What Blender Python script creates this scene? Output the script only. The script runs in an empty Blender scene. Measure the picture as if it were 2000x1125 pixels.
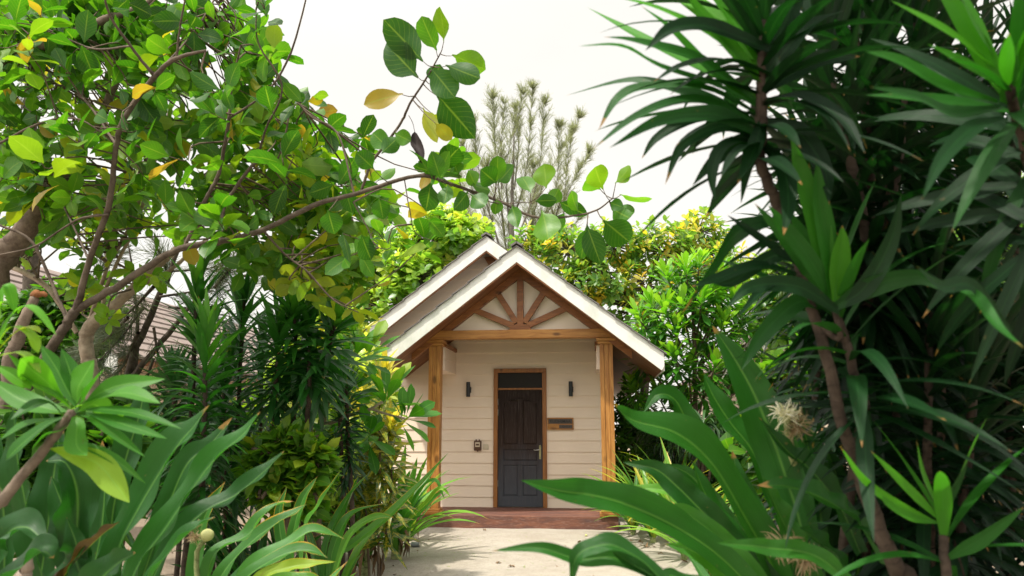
import bpy, bmesh, math
import numpy as np
from mathutils import Vector

scene = bpy.context.scene
COL = scene.collection
rad = math.radians

# ------------------------------------------------------------------ camera numbers
FPX, CX, CY = 1500.0, 1000.0, 562.5
PITCH = math.atan(272.5 / FPX)
YAW = math.atan(162 / math.hypot(FPX, 272.5))
EYE = np.array([0.0, 0.0, 1.65])
_f0 = np.array([-math.sin(YAW), math.cos(YAW), 0.0])
_r = np.array([math.cos(YAW), math.sin(YAW), 0.0])
_f = _f0 * math.cos(PITCH) + np.array([0, 0, 1.0]) * math.sin(PITCH)
_u = np.cross(_r, _f)


def PD(x, y, d):
    """point that lies d metres away along the view axis"""
    return EYE + (_f + _r * (x - CX) / FPX - _u * (y - CY) / FPX) * d


def PY(x, y, Y):
    v = _f + _r * (x - CX) / FPX - _u * (y - CY) / FPX
    return EYE + v * (Y / v[1])


# ------------------------------------------------------------------ object helpers
BASE = {}


def tag(o, label=None, cat=None, group=None, kind=None):
    if label: o['label'] = label
    if cat: o['category'] = cat
    if group: o['group'] = group
    if kind: o['kind'] = kind
    return o


def thing(name, loc, label, cat, group=None):
    o = bpy.data.objects.new(name, None)
    COL.objects.link(o)
    o.location = tuple(float(c) for c in loc)
    o.empty_display_size = 0.2
    BASE[o.name] = np.array(loc, float)
    return tag(o, label, cat, group)


def mk(name, V, F, mat, parent=None, uv=None, tone=None, smooth=False, bevel=0.0, origin=None):
    V = np.asarray(V, float)
    b = np.zeros(3)
    if parent is not None:
        b = BASE[parent.name]
    elif origin is not None:
        b = np.asarray(origin, float)
    me = bpy.data.meshes.new(name)
    me.from_pydata((V - b).tolist(), [], F.tolist() if hasattr(F, 'tolist') else F)
    if uv is not None:
        l = me.uv_layers.new(name='UVMap')
        vi = np.empty(len(me.loops), np.int32)
        me.loops.foreach_get('vertex_index', vi)
        l.data.foreach_set('uv', np.asarray(uv, np.float32)[vi].ravel())
    if tone is not None:
        a = me.attributes.new('tone', 'FLOAT', 'POINT')
        a.data.foreach_set('value', np.asarray(tone, np.float32))
    if smooth:
        me.polygons.foreach_set('use_smooth', np.ones(len(me.polygons), bool))
    me.update()
    o = bpy.data.objects.new(name, me)
    COL.objects.link(o)
    if mat: me.materials.append(mat)
    BASE[o.name] = b
    if parent is not None:
        o.parent = parent
    elif origin is not None:
        o.location = tuple(float(c) for c in origin)
    if bevel:
        m = o.modifiers.new('bevel', 'BEVEL')
        m.width = bevel; m.segments = 2; m.limit_method = 'ANGLE'
    return o


class MB:
    """collects simple solids into one mesh"""
    def __init__(s): s.V = []; s.F = []

    def add(s, V, F):
        n = len(s.V)
        s.V += [tuple(v) for v in V]
        s.F += [tuple(i + n for i in f) for f in F]
        return s

    def box(s, x0, x1, y0, y1, z0, z1):
        V = [(x, y, z) for z in (z0, z1) for y in (y0, y1) for x in (x0, x1)]
        return s.add(V, [(0, 2, 3, 1), (4, 5, 7, 6), (0, 1, 5, 4), (2, 6, 7, 3), (0, 4, 6, 2), (1, 3, 7, 5)])

    def prism(s, P, y0, y1):
        """polygon in XZ pushed along Y"""
        n = len(P)
        V = [(x, y0, z) for x, z in P] + [(x, y1, z) for x, z in P]
        F = [tuple(range(n)), tuple(range(2 * n - 1, n - 1, -1))]
        for i in range(n):
            j = (i + 1) % n
            F.append((j, i, i + n, j + n))
        return s.add(V, F)

    def bar(s, a, b, w, y0, y1):
        """bar between two XZ points"""
        a = np.array(a); b = np.array(b); d = b - a; d = d / np.linalg.norm(d)
        n = np.array([-d[1], d[0]]) * w / 2
        return s.prism([a + n, a - n, b - n, b + n], y0, y1)

    def cyl(s, c, r0, r1, h, n=16, axis='z'):
        V = []
        for k, (r, t) in enumerate(((r0, 0), (r1, h))):
            for i in range(n):
                a = 2 * math.pi * i / n
                p = (r * math.cos(a), r * math.sin(a), t)
                if axis == 'y': p = (p[0], p[2], p[1])
                if axis == 'x': p = (p[2], p[0], p[1])
                V.append((c[0] + p[0], c[1] + p[1], c[2] + p[2]))
        F = [(i, (i + 1) % n, n + (i + 1) % n, n + i) for i in range(n)]
        F += [tuple(range(n - 1, -1, -1)), tuple(range(n, 2 * n))]
        return s.add(V, F)

    def build(s, name, mat, parent=None, bevel=0.0, smooth=False, origin=None):
        o = mk(name, s.V, s.F, mat, parent, bevel=bevel, smooth=smooth, origin=origin)
        bm = bmesh.new(); bm.from_mesh(o.data)
        bmesh.ops.recalc_face_normals(bm, faces=bm.faces)
        bm.to_mesh(o.data); bm.free()
        return o


def nrm(a): return a / np.maximum(np.linalg.norm(a, axis=-1, keepdims=True), 1e-9)


def catmull(P, n):
    P = np.asarray(P, float)
    if len(P) == 2:
        t = np.linspace(0, 1, n)[:, None]
        return P[0] * (1 - t) + P[1] * t
    Q = np.vstack([2 * P[0] - P[1], P, 2 * P[-1] - P[-2]])
    m = len(P) - 1
    out = []
    for t in np.linspace(0, m, n):
        i = min(int(t), m - 1); u = t - i
        a, b, c, d = Q[i], Q[i + 1], Q[i + 2], Q[i + 3]
        out.append(.5 * (2 * b + (c - a) * u + (2 * a - 5 * b + 4 * c - d) * u * u + (3 * b - a - 3 * c + d) * u ** 3))
    return np.array(out)


class Geo:
    """collects big numpy pieces (quads) with uv and tone"""
    def __init__(s): s.V = []; s.F = []; s.U = []; s.T = []; s.n = 0

    def add(s, V, F, U=None, T=None):
        s.V.append(V); s.F.append(np.asarray(F) + s.n)
        s.U.append(np.zeros((len(V), 2)) if U is None else U)
        s.T.append(np.zeros(len(V)) if T is None else T)
        s.n += len(V)

    def build(s, name, mat, parent=None, origin=None, smooth=True):
        if not s.V: return None
        F = np.vstack(s.F)
        return mk(name, np.vstack(s.V), F, mat, parent, np.vstack(s.U), np.concatenate(s.T), smooth, origin=origin)


def tube(g, P, R, n=7, seg=None, wob=0.0, rng=None):
    P = np.asarray(P, float); R = np.asarray(R, float)
    seg = seg or max(6, 5 * (len(P) - 1))
    C = catmull(P, seg); r = np.interp(np.linspace(0, 1, seg), np.linspace(0, 1, len(R)), R)
    if wob and rng is not None:
        C[1:-1] += rng.normal(0, 1, (seg - 2, 3)) * (r[1:-1, None] * wob)
        r = r * (1 + np.convolve(rng.normal(0, .06, seg + 4), np.ones(5) / 5, 'valid'))
    e = C[-1] - C[-2]; C = np.vstack([C, C[-1] + e / max(np.linalg.norm(e), 1e-6) * r[-1] * .7]); r = np.append(r, r[-1] * .03); seg += 1
    T = nrm(np.gradient(C, axis=0))
    ref = np.array([0.31, 0.2, 0.93]) if abs(T[0] @ np.array([0.31, .2, .93])) < .9 else np.array([.9, .3, .1])
    s1 = nrm(np.cross(T, ref)); s2 = np.cross(T, s1)
    a = np.linspace(0, 2 * math.pi, n, endpoint=False)
    V = C[:, None] + r[:, None, None] * (np.cos(a)[None, :, None] * s1[:, None] + np.sin(a)[None, :, None] * s2[:, None])
    i = np.arange(seg - 1)[:, None] * n; j = np.arange(n)[None]; j2 = (j + 1) % n
    F = np.stack([i + j, i + j2, i + n + j2, i + n + j], -1).reshape(-1, 4)
    L = np.concatenate([[0], np.cumsum(np.linalg.norm(np.diff(C, axis=0), axis=1))])
    U = np.stack([np.repeat(np.arange(n)[None] / n, seg, 0), np.repeat(L[:, None], n, 1)], -1).reshape(-1, 2)
    g.add(V.reshape(-1, 3), F, U)
    return C


def prof(shape, v):
    if shape == 'ovate': return np.sin(np.pi * np.clip(v, 0, 1) ** .85) ** .75
    if shape == 'round': return np.sin(np.pi * np.clip(v, 0, 1) ** 1.05) ** .55
    if shape == 'obovate': return np.sin(np.pi * np.clip(v, 0, 1) ** 1.75) ** .8
    if shape == 'lance2': return np.sin(np.pi * np.clip(v, 0, 1) ** 1.35) ** .95
    if shape == 'paddle': return np.clip(np.sin(np.pi * np.clip(v, 0, 1) ** 1.9), 0, 1) ** .7 + .03
    if shape == 'lance': return np.sin(np.pi * np.clip(v * .97 + .03, 0, 1) ** .9) ** .85
    if shape == 'dracaena': return np.minimum(1, .35 + v / .3 * .65) * (1 - np.clip((v - .35) / .65, 0, 1) ** 2.0) + .004
    if shape == 'strap': return np.minimum(1, .55 + v / .35 * .45) * (1 - np.clip((v - .45) / .55, 0, 1) ** 2.2) + .004
    return np.ones_like(v)


def leaves(g, B, D, N, L, W, bend=.3, shape='ovate', nu=2, nv=5, fold=.15, wave=0.0, tone=None, rng=None, petiole=0.0):
    """many leaves at once: base, direction, upper-side normal, length, width"""
    B = np.asarray(B, float); k = len(B)
    if k == 0: return
    D = nrm(np.asarray(D, float)); N = np.asarray(N, float)
    N = nrm(N - (N * D).sum(1, keepdims=True) * D); S = np.cross(D, N)
    L = np.broadcast_to(np.asarray(L, float), (k,)); W = np.broadcast_to(np.asarray(W, float), (k,))
    th = np.broadcast_to(np.asarray(bend, float), (k,)).copy(); th[np.abs(th) < 1e-3] = 1e-3
    v = np.linspace(0, 1, nv + 1); u = np.linspace(-1, 1, nu + 1)
    w = prof(shape, v)
    if petiole:
        vv = np.clip((v - petiole) / (1 - petiole), 0, 1); w = np.where(v < petiole, .05, prof(shape, vv))
    tv = th[:, None] * v[None]
    c = L[:, None, None] * ((np.sin(tv) / th[:, None])[..., None] * D[:, None] - ((1 - np.cos(tv)) / th[:, None])[..., None] * N[:, None])
    nl = np.cos(tv)[..., None] * N[:, None] + np.sin(tv)[..., None] * D[:, None]
    hw = .5 * W[:, None, None] * w[None, :, None] * u[None, None, :]          # k,v,u
    off = fold * np.abs(hw) * 1.0
    if wave and rng is not None:
        ph = rng.uniform(0, 6.28, (k, 1, 1)); fr = rng.uniform(5, 9, (k, 1, 1))
        off = off + wave * np.abs(hw) * np.sin(fr * v[None, :, None] + ph + 1.3 * np.sign(u)[None, None, :])
    V = B[:, None, None] + c[:, :, None] + hw[..., None] * S[:, None, None] + off[..., None] * nl[:, :, None]
    m = (nv + 1) * (nu + 1)
    i = np.arange(nv)[:, None] * (nu + 1) + np.arange(nu)[None]
    f = np.stack([i, i + 1, i + nu + 2, i + nu + 1], -1).reshape(-1, 4)
    F = (f[None] + (np.arange(k) * m)[:, None, None]).reshape(-1, 4)
    U = np.stack(np.broadcast_arrays(u[None, :] * .5 + .5, v[:, None]), -1).reshape(-1, 2)
    if tone is None: tone = np.full(k, .4)
    g.add(V.reshape(-1, 3), F, np.tile(U, (k, 1)), np.repeat(np.broadcast_to(tone, (k,)), m))


def ribbon(g, P, W, hint, shape='strap', nu=6, nv=26, fold=.25, wave=.12, tone=.4, roll=(0, 0), rng=None, fr=9):
    """one leaf along a path of points (base first)"""
    C = catmull(P, nv + 1); T = nrm(np.gradient(C, axis=0))
    h = np.broadcast_to(np.asarray(hint, float), C.shape)
    S = nrm(np.cross(T, h)); N = np.cross(S, T)
    v = np.linspace(0, 1, nv + 1); u = np.linspace(-1, 1, nu + 1)
    a = np.interp(v, np.linspace(0, 1, len(roll)), roll)[:, None]
    S, N = S * np.cos(a) + N * np.sin(a), N * np.cos(a) - S * np.sin(a)
    w = prof(shape, v)
    hw = .5 * W * w[:, None] * u[None]
    ph = rng.uniform(0, 6.28, 2)
    p2 = np.where(u < 0, ph[0], ph[1])[None]
    off = fold * np.abs(hw) + wave * W * .5 * w[:, None] * np.abs(u[None]) ** 1.6 * np.sin(fr * v[:, None] * (1 + .25 * np.sign(u[None])) + p2)
    V = C[:, None] + hw[..., None] * S[:, None] + off[..., None] * N[:, None]
    i = np.arange(nv)[:, None] * (nu + 1) + np.arange(nu)[None]
    F = np.stack([i, i + 1, i + nu + 2, i + nu + 1], -1).reshape(-1, 4)
    U = np.stack(np.broadcast_arrays(u[None, :] * .5 + .5, v[:, None]), -1).reshape(-1, 2)
    g.add(V.reshape(-1, 3), F, U, np.full(len(U), tone))


# ------------------------------------------------------------------ materials
def lin(c):
    return tuple(float(x) for x in c) + (1.0,)


class NT:
    def __init__(s, name):
        s.m = bpy.data.materials.new(name); s.m.use_nodes = True
        s.t = s.m.node_tree; s.t.nodes.clear()
        s.out = s.n('ShaderNodeOutputMaterial')

    def n(s, typ, **kw):
        nd = s.t.nodes.new(typ)
        for k, v in kw.items(): setattr(nd, k, v)
        return nd

    def l(s, a, b): s.t.links.new(a, b)

    def ramp(s, fac, stops, interp='LINEAR'):
        r = s.n('ShaderNodeValToRGB'); cr = r.color_ramp; cr.interpolation = interp
        while len(cr.elements) < len(stops): cr.elements.new(.5)
        for e, (p, c) in zip(cr.elements, stops):
            e.position = p; e.color = lin(c)
        s.l(fac, r.inputs[0]); return r.outputs[0]

    def mix(s, fac, a, b, mode='MIX'):
        m = s.n('ShaderNodeMix', data_type='RGBA', blend_type=mode)
        for sock, val in ((m.inputs[0], fac), (m.inputs[6], a), (m.inputs[7], b)):
            if hasattr(val, 'is_linked'): s.l(val, sock)
            elif isinstance(val, (int, float)): sock.default_value = val
            else: sock.default_value = lin(val)
        return m.outputs[2]

    def math(s, op, a, b=0.0, c=None):
        m = s.n('ShaderNodeMath', operation=op)
        for i, val in enumerate((a, b, c)):
            if val is None: continue
            if hasattr(val, 'is_linked'): s.l(val, m.inputs[i])
            else: m.inputs[i].default_value = val
        return m.outputs[0]

    def noise(s, scale, detail=4, rough=.55, vec=None, dist=0.0):
        nz = s.n('ShaderNodeTexNoise'); nz.inputs['Scale'].default_value = scale
        nz.inputs['Detail'].default_value = detail; nz.inputs['Roughness'].default_value = rough
        nz.inputs['Distortion'].default_value = dist
        if vec is not None: s.l(vec, nz.inputs['Vector'])
        return nz.outputs['Fac']

    def pos(s, scale=(1, 1, 1)):
        ge = s.n('ShaderNodeNewGeometry'); mp = s.n('ShaderNodeMapping')
        mp.inputs['Scale'].default_value = scale
        s.l(ge.outputs['Position'], mp.inputs[0]); return mp.outputs[0]

    def bump(s, h, strength=.3, dist=.01):
        b = s.n('ShaderNodeBump'); b.inputs['Strength'].default_value = strength
        b.inputs['Distance'].default_value = dist; s.l(h, b.inputs['Height']); return b.outputs[0]

    def bsdf(s, col, rough=.6, spec=.4, normal=None, metallic=0.0):
        p = s.n('ShaderNodeBsdfPrincipled')
        if hasattr(col, 'is_linked'): s.l(col, p.inputs['Base Color'])
        else: p.inputs['Base Color'].default_value = lin(col)
        if hasattr(rough, 'is_linked'): s.l(rough, p.inputs['Roughness'])
        else: p.inputs['Roughness'].default_value = rough
        p.inputs['Specular IOR Level'].default_value = spec
        p.inputs['Metallic'].default_value = metallic
        if normal is not None: s.l(normal, p.inputs['Normal'])
        return p

    def done(s, shader):
        s.l(shader.outputs[0], s.out.inputs[0]); return s.m


def leafmat(name, stops, trans=.4, tcol=(1.0, 1.0, 1.0), rough=.38, spec=.5, vein=.35, ribs=0, edge=None, pale=(.35, .5, .2), blotch=0.0, noise=12, lines=0.0, wear=0.0):
    t = NT(name)
    at = t.n('ShaderNodeAttribute', attribute_name='tone')
    c = t.ramp(at.outputs['Fac'], stops)
    uv = t.n('ShaderNodeUVMap'); sp = t.n('ShaderNodeSeparateXYZ'); t.l(uv.outputs[0], sp.inputs[0])
    d = t.math('ABSOLUTE', t.math('SUBTRACT', sp.outputs[0], .5))
    nz = t.noise(noise, 3, .6, t.pos())
    c = t.mix(t.math('MULTIPLY', t.math('SUBTRACT', nz, .35), .9), c, t.mix(1.0, c, (.55, .62, .5), 'MULTIPLY'))
    if vein:
        mid = t.math('SUBTRACT', 1.0, t.math('SMOOTH_MIN', t.math('DIVIDE', d, .045), 1.0, .2))
        f = mid
        if ribs:
            w = t.math('FRACT', t.math('ADD', t.math('MULTIPLY', sp.outputs[1], ribs), t.math('MULTIPLY', d, -ribs * .55)))
            w = t.math('ABSOLUTE', t.math('SUBTRACT', w, .5))
            rb = t.math('MULTIPLY', t.math('SUBTRACT', 1.0, t.math('MINIMUM', t.math('DIVIDE', w, .07), 1.0)), .55)
            f = t.math('MAXIMUM', mid, rb)
        c = t.mix(t.math('MULTIPLY', f, vein), c, pale)
    if blotch:
        b = t.ramp(t.noise(30, 3, .6, t.pos()), [(.5, (0, 0, 0)), (.58, (1, 1, 1))])
        c = t.mix(t.math('MULTIPLY', b, blotch), c, (.55, .42, .04))
    if wear:
        wv = t.ramp(t.math('ADD', sp.outputs[1], t.math('MULTIPLY', t.math('SUBTRACT', nz, .5), .5)), [(wear, (0, 0, 0)), (min(1.0, wear + .12), (1, 1, 1))])
        c = t.mix(t.math('MULTIPLY', wv, .85), c, (.20, .11, .035))
        sp2 = t.ramp(t.noise(55, 2, .5, t.pos()), [(.74, (0, 0, 0)), (.77, (1, 1, 1))])
        c = t.mix(t.math('MULTIPLY', sp2, .5), c, (.10, .075, .03))
    if edge:
        e = t.ramp(t.math('ADD', t.math('ADD', d, t.math('MULTIPLY', sp.outputs[1], .16)), t.math('MULTIPLY', nz, .16)), [(.64, (0, 0, 0)), (.70, (1, 1, 1))])
        c = t.mix(t.math('MULTIPLY', e, .8), c, edge)
    h = t.math('ADD', t.math('MULTIPLY', nz, .6), t.math('MULTIPLY', d, 2.0))
    if lines:
        mpn = t.n('ShaderNodeMapping'); mpn.inputs['Scale'].default_value = (34, 1.5, 1); t.l(uv.outputs[0], mpn.inputs[0])
        ln = t.noise(1.0, 3, .6, mpn.outputs[0])
        h = t.math('ADD', h, t.math('MULTIPLY', ln, 1.6))
        c = t.mix(t.math('MULTIPLY', ln, lines), c, t.mix(1.0, c, (1.7, 1.6, 1.6), 'MULTIPLY'))
    p = t.bsdf(c, rough, spec, t.bump(h, .35 if lines else .25, .004))
    tr = t.n('ShaderNodeBsdfTranslucent')
    t.l(t.mix(1.0, t.mix(1.0, c, (2.3, 2.3, 1.4), 'MULTIPLY'), tcol, 'MULTIPLY'), tr.inputs[0])
    ms = t.n('ShaderNodeMixShader'); ms.inputs[0].default_value = trans
    t.l(p.outputs[0], ms.inputs[1]); t.l(tr.outputs[0], ms.inputs[2])
    return t.done(ms)


def woodmat(name, a, b, c, axis=2, rough=.45, knots=True):
    t = NT(name); s = [9, 9, 9]; s[axis] = .9
    v = t.pos(tuple(s))
    g1 = t.noise(2.6, 6, .65, v, .8); g2 = t.noise(14, 3, .6, v)
    col = t.ramp(g1, [(.3, a), (.5, b), (.72, c)])
    col = t.mix(t.math('MULTIPLY', g2, .35), col, t.mix(1.0, col, (.45, .4, .35), 'MULTIPLY'))
    if knots:
        sk = [5, 5, 5]; sk[axis] = 2.2
        vo = t.n('ShaderNodeTexVoronoi'); vo.inputs['Scale'].default_value = 1.0
        t.l(t.pos(tuple(sk)), vo.inputs['Vector'])
        k = t.ramp(vo.outputs['Distance'], [(.10, (1, 1, 1)), (.2, (0, 0, 0))])
        col = t.mix(t.math('MULTIPLY', k, .75), col, (a[0] * .25, a[1] * .22, a[2] * .2))
    return t.done(t.bsdf(col, rough, .4, t.bump(g1, .2, .004)))


def plain(name, col, rough=.6, var=.2, scale=6, spec=.4, bump=.15, metallic=0.0, stain=None):
    t = NT(name)
    n1 = t.noise(scale, 5, .6, t.pos()); dk = tuple(x * (1 - var) for x in col)
    c = t.mix(n1, dk, col)
    if stain:
        c = t.mix(t.ramp(t.noise(scale * .4, 6, .7, t.pos((1, 1, .5))), [(.48, (0, 0, 0)), (.72, (.8, .8, .8))]), c, stain)
    return t.done(t.bsdf(c, rough, spec, t.bump(t.noise(scale * 9, 3, .6, t.pos()), bump, .004), metallic))


M = {}
HONEY = ((.25, .095, .018), (.40, .175, .04), (.52, .26, .07))
DARKW = ((.15, .05, .014), (.26, .095, .028), (.35, .14, .042))
M['wood_z'] = woodmat('honey_wood_upright', *HONEY, axis=2)
M['wood_x'] = woodmat('honey_wood_level', *HONEY, axis=0)
M['wood_d'] = woodmat('brown_truss_wood', *DARKW, axis=0)
M['wood_dz'] = woodmat('brown_frame_wood', (.19, .07, .02), (.28, .11, .03), (.38, .16, .045), axis=2)
M['paint'] = plain('cream_siding_paint', (.80, .655, .53), .55, .12, 1.6, bump=.06, stain=(.70, .555, .435))
M['panel'] = plain('cream_gable_panel', (.80, .69, .56), .6, .08, 2)
M['white'] = plain('white_trim_paint', (.70, .69, .655), .5, .12, 7, stain=(.47, .50, .43))
M['black'] = plain('black_metal', (.02, .024, .028), .4, .2, 8)
M['brass'] = plain('worn_brass', (.42, .38, .22), .35, .3, 30, metallic=.8)
M['steel'] = plain('dull_steel', (.5, .48, .44), .35, .2, 20, metallic=.9)
M['brownplastic'] = plain('brown_plastic', (.10, .045, .028), .35, .2, 10)
M['ivory'] = plain('ivory_plastic', (.55, .46, .35), .4, .05, 10)
M['shingle'] = plain('dark_shingle', (.19, .175, .165), .85, .5, 8, bump=.5)
M['concrete'] = plain('grey_concrete', (.42, .39, .35), .9, .3, 5, bump=.5)
M['slate'] = plain('sign_slate', (.085, .065, .058), .5, .25, 40)
M['ink'] = plain('sign_letters', (.010, .009, .009), .4, .1, 10)
M['deadleaf'] = plain('dead_leaf', (.26, .16, .08), .8, .5, 15, bump=.5)
M['deaddark'] = plain('dead_dark_leaf', (.05, .035, .035), .7, .4, 15)
M['fruit'] = plain('pale_fruit', (.55, .55, .22), .5, .2, 12)
M['stump'] = plain('pale_stump', (.42, .34, .28), .9, .4, 9, bump=.6)


def soffit(name, a, b):
    t = NT(name); ge = t.n('ShaderNodeNewGeometry'); sp = t.n('ShaderNodeSeparateXYZ'); t.l(ge.outputs['Position'], sp.inputs[0])
    fr = t.math('FRACT', t.math('DIVIDE', sp.outputs[1], .42))
    ln = t.math('LESS_THAN', t.math('ABSOLUTE', t.math('SUBTRACT', fr, .5)), .03)
    idn = t.math('FLOOR', t.math('DIVIDE', sp.outputs[1], .42))
    wn = t.n('ShaderNodeTexWhiteNoise', noise_dimensions='1D'); t.l(idn, wn.inputs['W'])
    c = t.ramp(t.noise(3, 5, .6, t.pos((1.2, 10, 1.2)), .5), [(.3, a), (.7, b)])
    c = t.mix(t.math('MULTIPLY', wn.outputs['Value'], .5), c, t.mix(1.0, c, (.5, .5, .5), 'MULTIPLY'))
    c = t.mix(t.math('MULTIPLY', ln, .7), c, (.34, .2, .1))
    return t.done(t.bsdf(c, .5, .4))


M['soffit'] = soffit('brown_soffit_boards', (.13, .045, .017), (.25, .095, .036))
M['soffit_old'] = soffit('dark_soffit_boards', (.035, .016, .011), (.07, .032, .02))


def doormat():
    t = NT('weathered_door_stain'); ge = t.n('ShaderNodeNewGeometry'); sp = t.n('ShaderNodeSeparateXYZ'); t.l(ge.outputs['Position'], sp.inputs[0])
    h = t.math('ADD', sp.outputs[2], t.math('MULTIPLY', t.math('SUBTRACT', t.noise(3, 4, .6, t.pos((3, 3, .6))), .5), .9))
    c = t.ramp(t.math('DIVIDE', h, 2.4), [(.2, (.058, .062, .076)), (.42, (.044, .042, .050)), (.58, (.030, .016, .012)), (.9, (.016, .008, .006))])
    s = t.ramp(t.noise(6, 6, .7, t.pos((14, 14, .8))), [(.50, (0, 0, 0)), (.8, (.6, .6, .6))])
    c = t.mix(s, c, (.13, .105, .10))
    return t.done(t.bsdf(c, .62, .18, t.bump(t.noise(5, 4, .6, t.pos((12, 12, .8))), .15, .003)))


M['door'] = doormat()


M['transom'] = plain('dark_transom_board', (.016, .011, .009), .5, .4, 14, spec=.25)


def deckmat():
    t = NT('worn_red_deck_boards')
    c = t.ramp(t.noise(2.2, 6, .65, t.pos((.9, 5, 5)), .6), [(.3, (.085, .045, .042)), (.5, (.14, .058, .040)), (.64, (.22, .088, .052)), (.82, (.29, .13, .08))])
    w = t.ramp(t.noise(22, 5, .75, t.pos((.6, 4, 4))), [(.52, (0, 0, 0)), (.75, (.65, .65, .65))])
    c = t.mix(w, c, (.36, .25, .21))
    return t.done(t.bsdf(c, .65, .35, t.bump(t.noise(10, 4, .6, t.pos((.6, 6, 6))), .3, .005)))


M['deck'] = deckmat()


def bark(name, a, b, scale=18, rings=0):
    t = NT(name)
    uv = t.n('ShaderNodeUVMap'); sp = t.n('ShaderNodeSeparateXYZ'); t.l(uv.outputs[0], sp.inputs[0])
    n1 = t.noise(scale, 6, .7, t.pos())
    h = n1
    c = t.ramp(n1, [(.3, a), (.7, b)])
    c = t.mix(t.ramp(t.noise(5, 4, .6, t.pos()), [(.5, (0, 0, 0)), (.7, (.7, .7, .7))]), c, tuple(x * 1.35 for x in b))
    if rings:
        r = t.math('FRACT', t.math('ADD', t.math('MULTIPLY', sp.outputs[1], rings), t.math('MULTIPLY', n1, 1.6)))
        rr = t.ramp(r, [(.0, (.55, .55, .55)), (.1, (1, 1, 1)), (.9, (1, 1, 1)), (1, (.55, .55, .55))])
        c = t.mix(1.0, c, rr, 'MULTIPLY')
    return t.done(t.bsdf(c, .85, .2, t.bump(h, .6, .01)))


M['bark'] = bark('grey_brown_bark', (.085, .06, .045), (.21, .165, .125), 22)
M['bark_bough'] = bark('dark_bough_bark', (.05, .036, .027), (.135, .105, .08), 22)
M['bark_pale'] = bark('pale_bark', (.20, .155, .11), (.40, .33, .25), 14)
M['bark_dark'] = bark('dark_bark', (.035, .028, .022), (.10, .08, .062), 20)
M['bark_grey'] = bark('grey_bark', (.12, .11, .09), (.24, .22, .19), 20)
M['cane'] = bark('ringed_cane_bark', (.025, .018, .013), (.085, .062, .046), 25, rings=26)
M['twig'] = bark('twig_bark', (.055, .038, .025), (.15, .115, .08), 30)
M['twig_green'] = bark('green_twig', (.10, .12, .05), (.22, .24, .12), 30)

G = lambda *s: list(s)
M['lf_canopy'] = leafmat('broad_canopy_leaf', G((0, (.014, .06, .006)), (.35, (.035, .135, .008)), (.65, (.085, .22, .010)), (.84, (.18, .27, .012)), (.93, (.36, .29, .02)), (1, (.24, .15, .03))), .46, (1, 1, .6), .42, .45, .5, 9, pale=(.22, .33, .05), wear=1.0)
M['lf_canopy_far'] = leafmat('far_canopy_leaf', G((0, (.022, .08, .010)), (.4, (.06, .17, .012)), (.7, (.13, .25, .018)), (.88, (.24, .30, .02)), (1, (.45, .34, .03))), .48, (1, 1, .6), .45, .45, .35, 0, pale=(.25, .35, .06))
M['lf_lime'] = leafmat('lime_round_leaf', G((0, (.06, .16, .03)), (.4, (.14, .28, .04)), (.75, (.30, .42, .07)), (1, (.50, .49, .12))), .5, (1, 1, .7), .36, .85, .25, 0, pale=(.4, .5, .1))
M['lf_yellow'] = leafmat('yellowing_leaf', G((0, (.06, .16, .03)), (.4, (.14, .27, .05)), (.62, (.24, .33, .07)), (.8, (.46, .42, .07)), (1, (.55, .36, .04))), .5, (1, 1, .7), .36, .85, .2, 0)
M['lf_rosette'] = leafmat('glossy_rosette_leaf', G((0, (.018, .09, .012)), (.5, (.05, .20, .015)), (.8, (.13, .34, .02)), (1, (.26, .46, .04))), .33, (1, 1, .6), .3, .6, .4, 0, pale=(.2, .36, .08))
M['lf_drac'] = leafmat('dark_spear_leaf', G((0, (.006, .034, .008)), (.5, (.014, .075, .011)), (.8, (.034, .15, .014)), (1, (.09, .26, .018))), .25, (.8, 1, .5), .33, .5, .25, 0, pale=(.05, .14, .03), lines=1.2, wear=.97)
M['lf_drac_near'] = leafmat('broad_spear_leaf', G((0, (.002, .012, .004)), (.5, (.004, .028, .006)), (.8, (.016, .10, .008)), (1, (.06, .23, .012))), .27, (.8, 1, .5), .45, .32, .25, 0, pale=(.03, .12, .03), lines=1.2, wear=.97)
M['lf_crinum'] = leafmat('strap_lily_leaf', G((0, (.006, .034, .007)), (.4, (.014, .075, .009)), (.7, (.045, .17, .018)), (.9, (.14, .28, .03)), (.96, (.20, .18, .05)), (.98, (.04, .024, .012)), (1, (.03, .018, .01))), .33, (.9, 1, .6), .38, .4, .35, 0, pale=(.13, .28, .06), noise=7, lines=1.2, wear=.97)
M['lf_crinum_old'] = leafmat('yellow_edged_lily_leaf', G((0, (.012, .055, .012)), (.5, (.035, .13, .018)), (.8, (.12, .26, .03)), (1, (.38, .29, .04))), .36, (.9, 1, .6), .36, .5, .35, 0, edge=(.50, .27, .02), pale=(.16, .32, .07), noise=7, lines=1.2, wear=.97)
M['lf_plum'] = leafmat('smooth_paddle_leaf', G((0, (.012, .06, .008)), (.4, (.028, .135, .010)), (.75, (.085, .27, .018)), (.92, (.22, .34, .03)), (1, (.42, .36, .03))), .4, (1, 1, .6), .48, .3, .4, 14, pale=(.18, .4, .08), wear=1.0)
M['lf_croton'] = leafmat('gold_streaked_leaf', G((0, (.02, .07, .010)), (.45, (.07, .14, .014)), (.72, (.24, .26, .03)), (1, (.70, .58, .10))), .35, (1, 1, .7), .35, .5, .8, 0, pale=(.62, .48, .05), blotch=.4)
M['lf_pandan'] = leafmat('black_green_blade', G((0, (.006, .02, .008)), (1, (.03, .09, .02))), .2, (1, 1, .6), .4, .5, .2)
M['lf_palm'] = leafmat('palm_leaflet', G((0, (.03, .07, .03)), (1, (.12, .19, .06))), .3, (1, 1, .6), .4, .5, .2)
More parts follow.
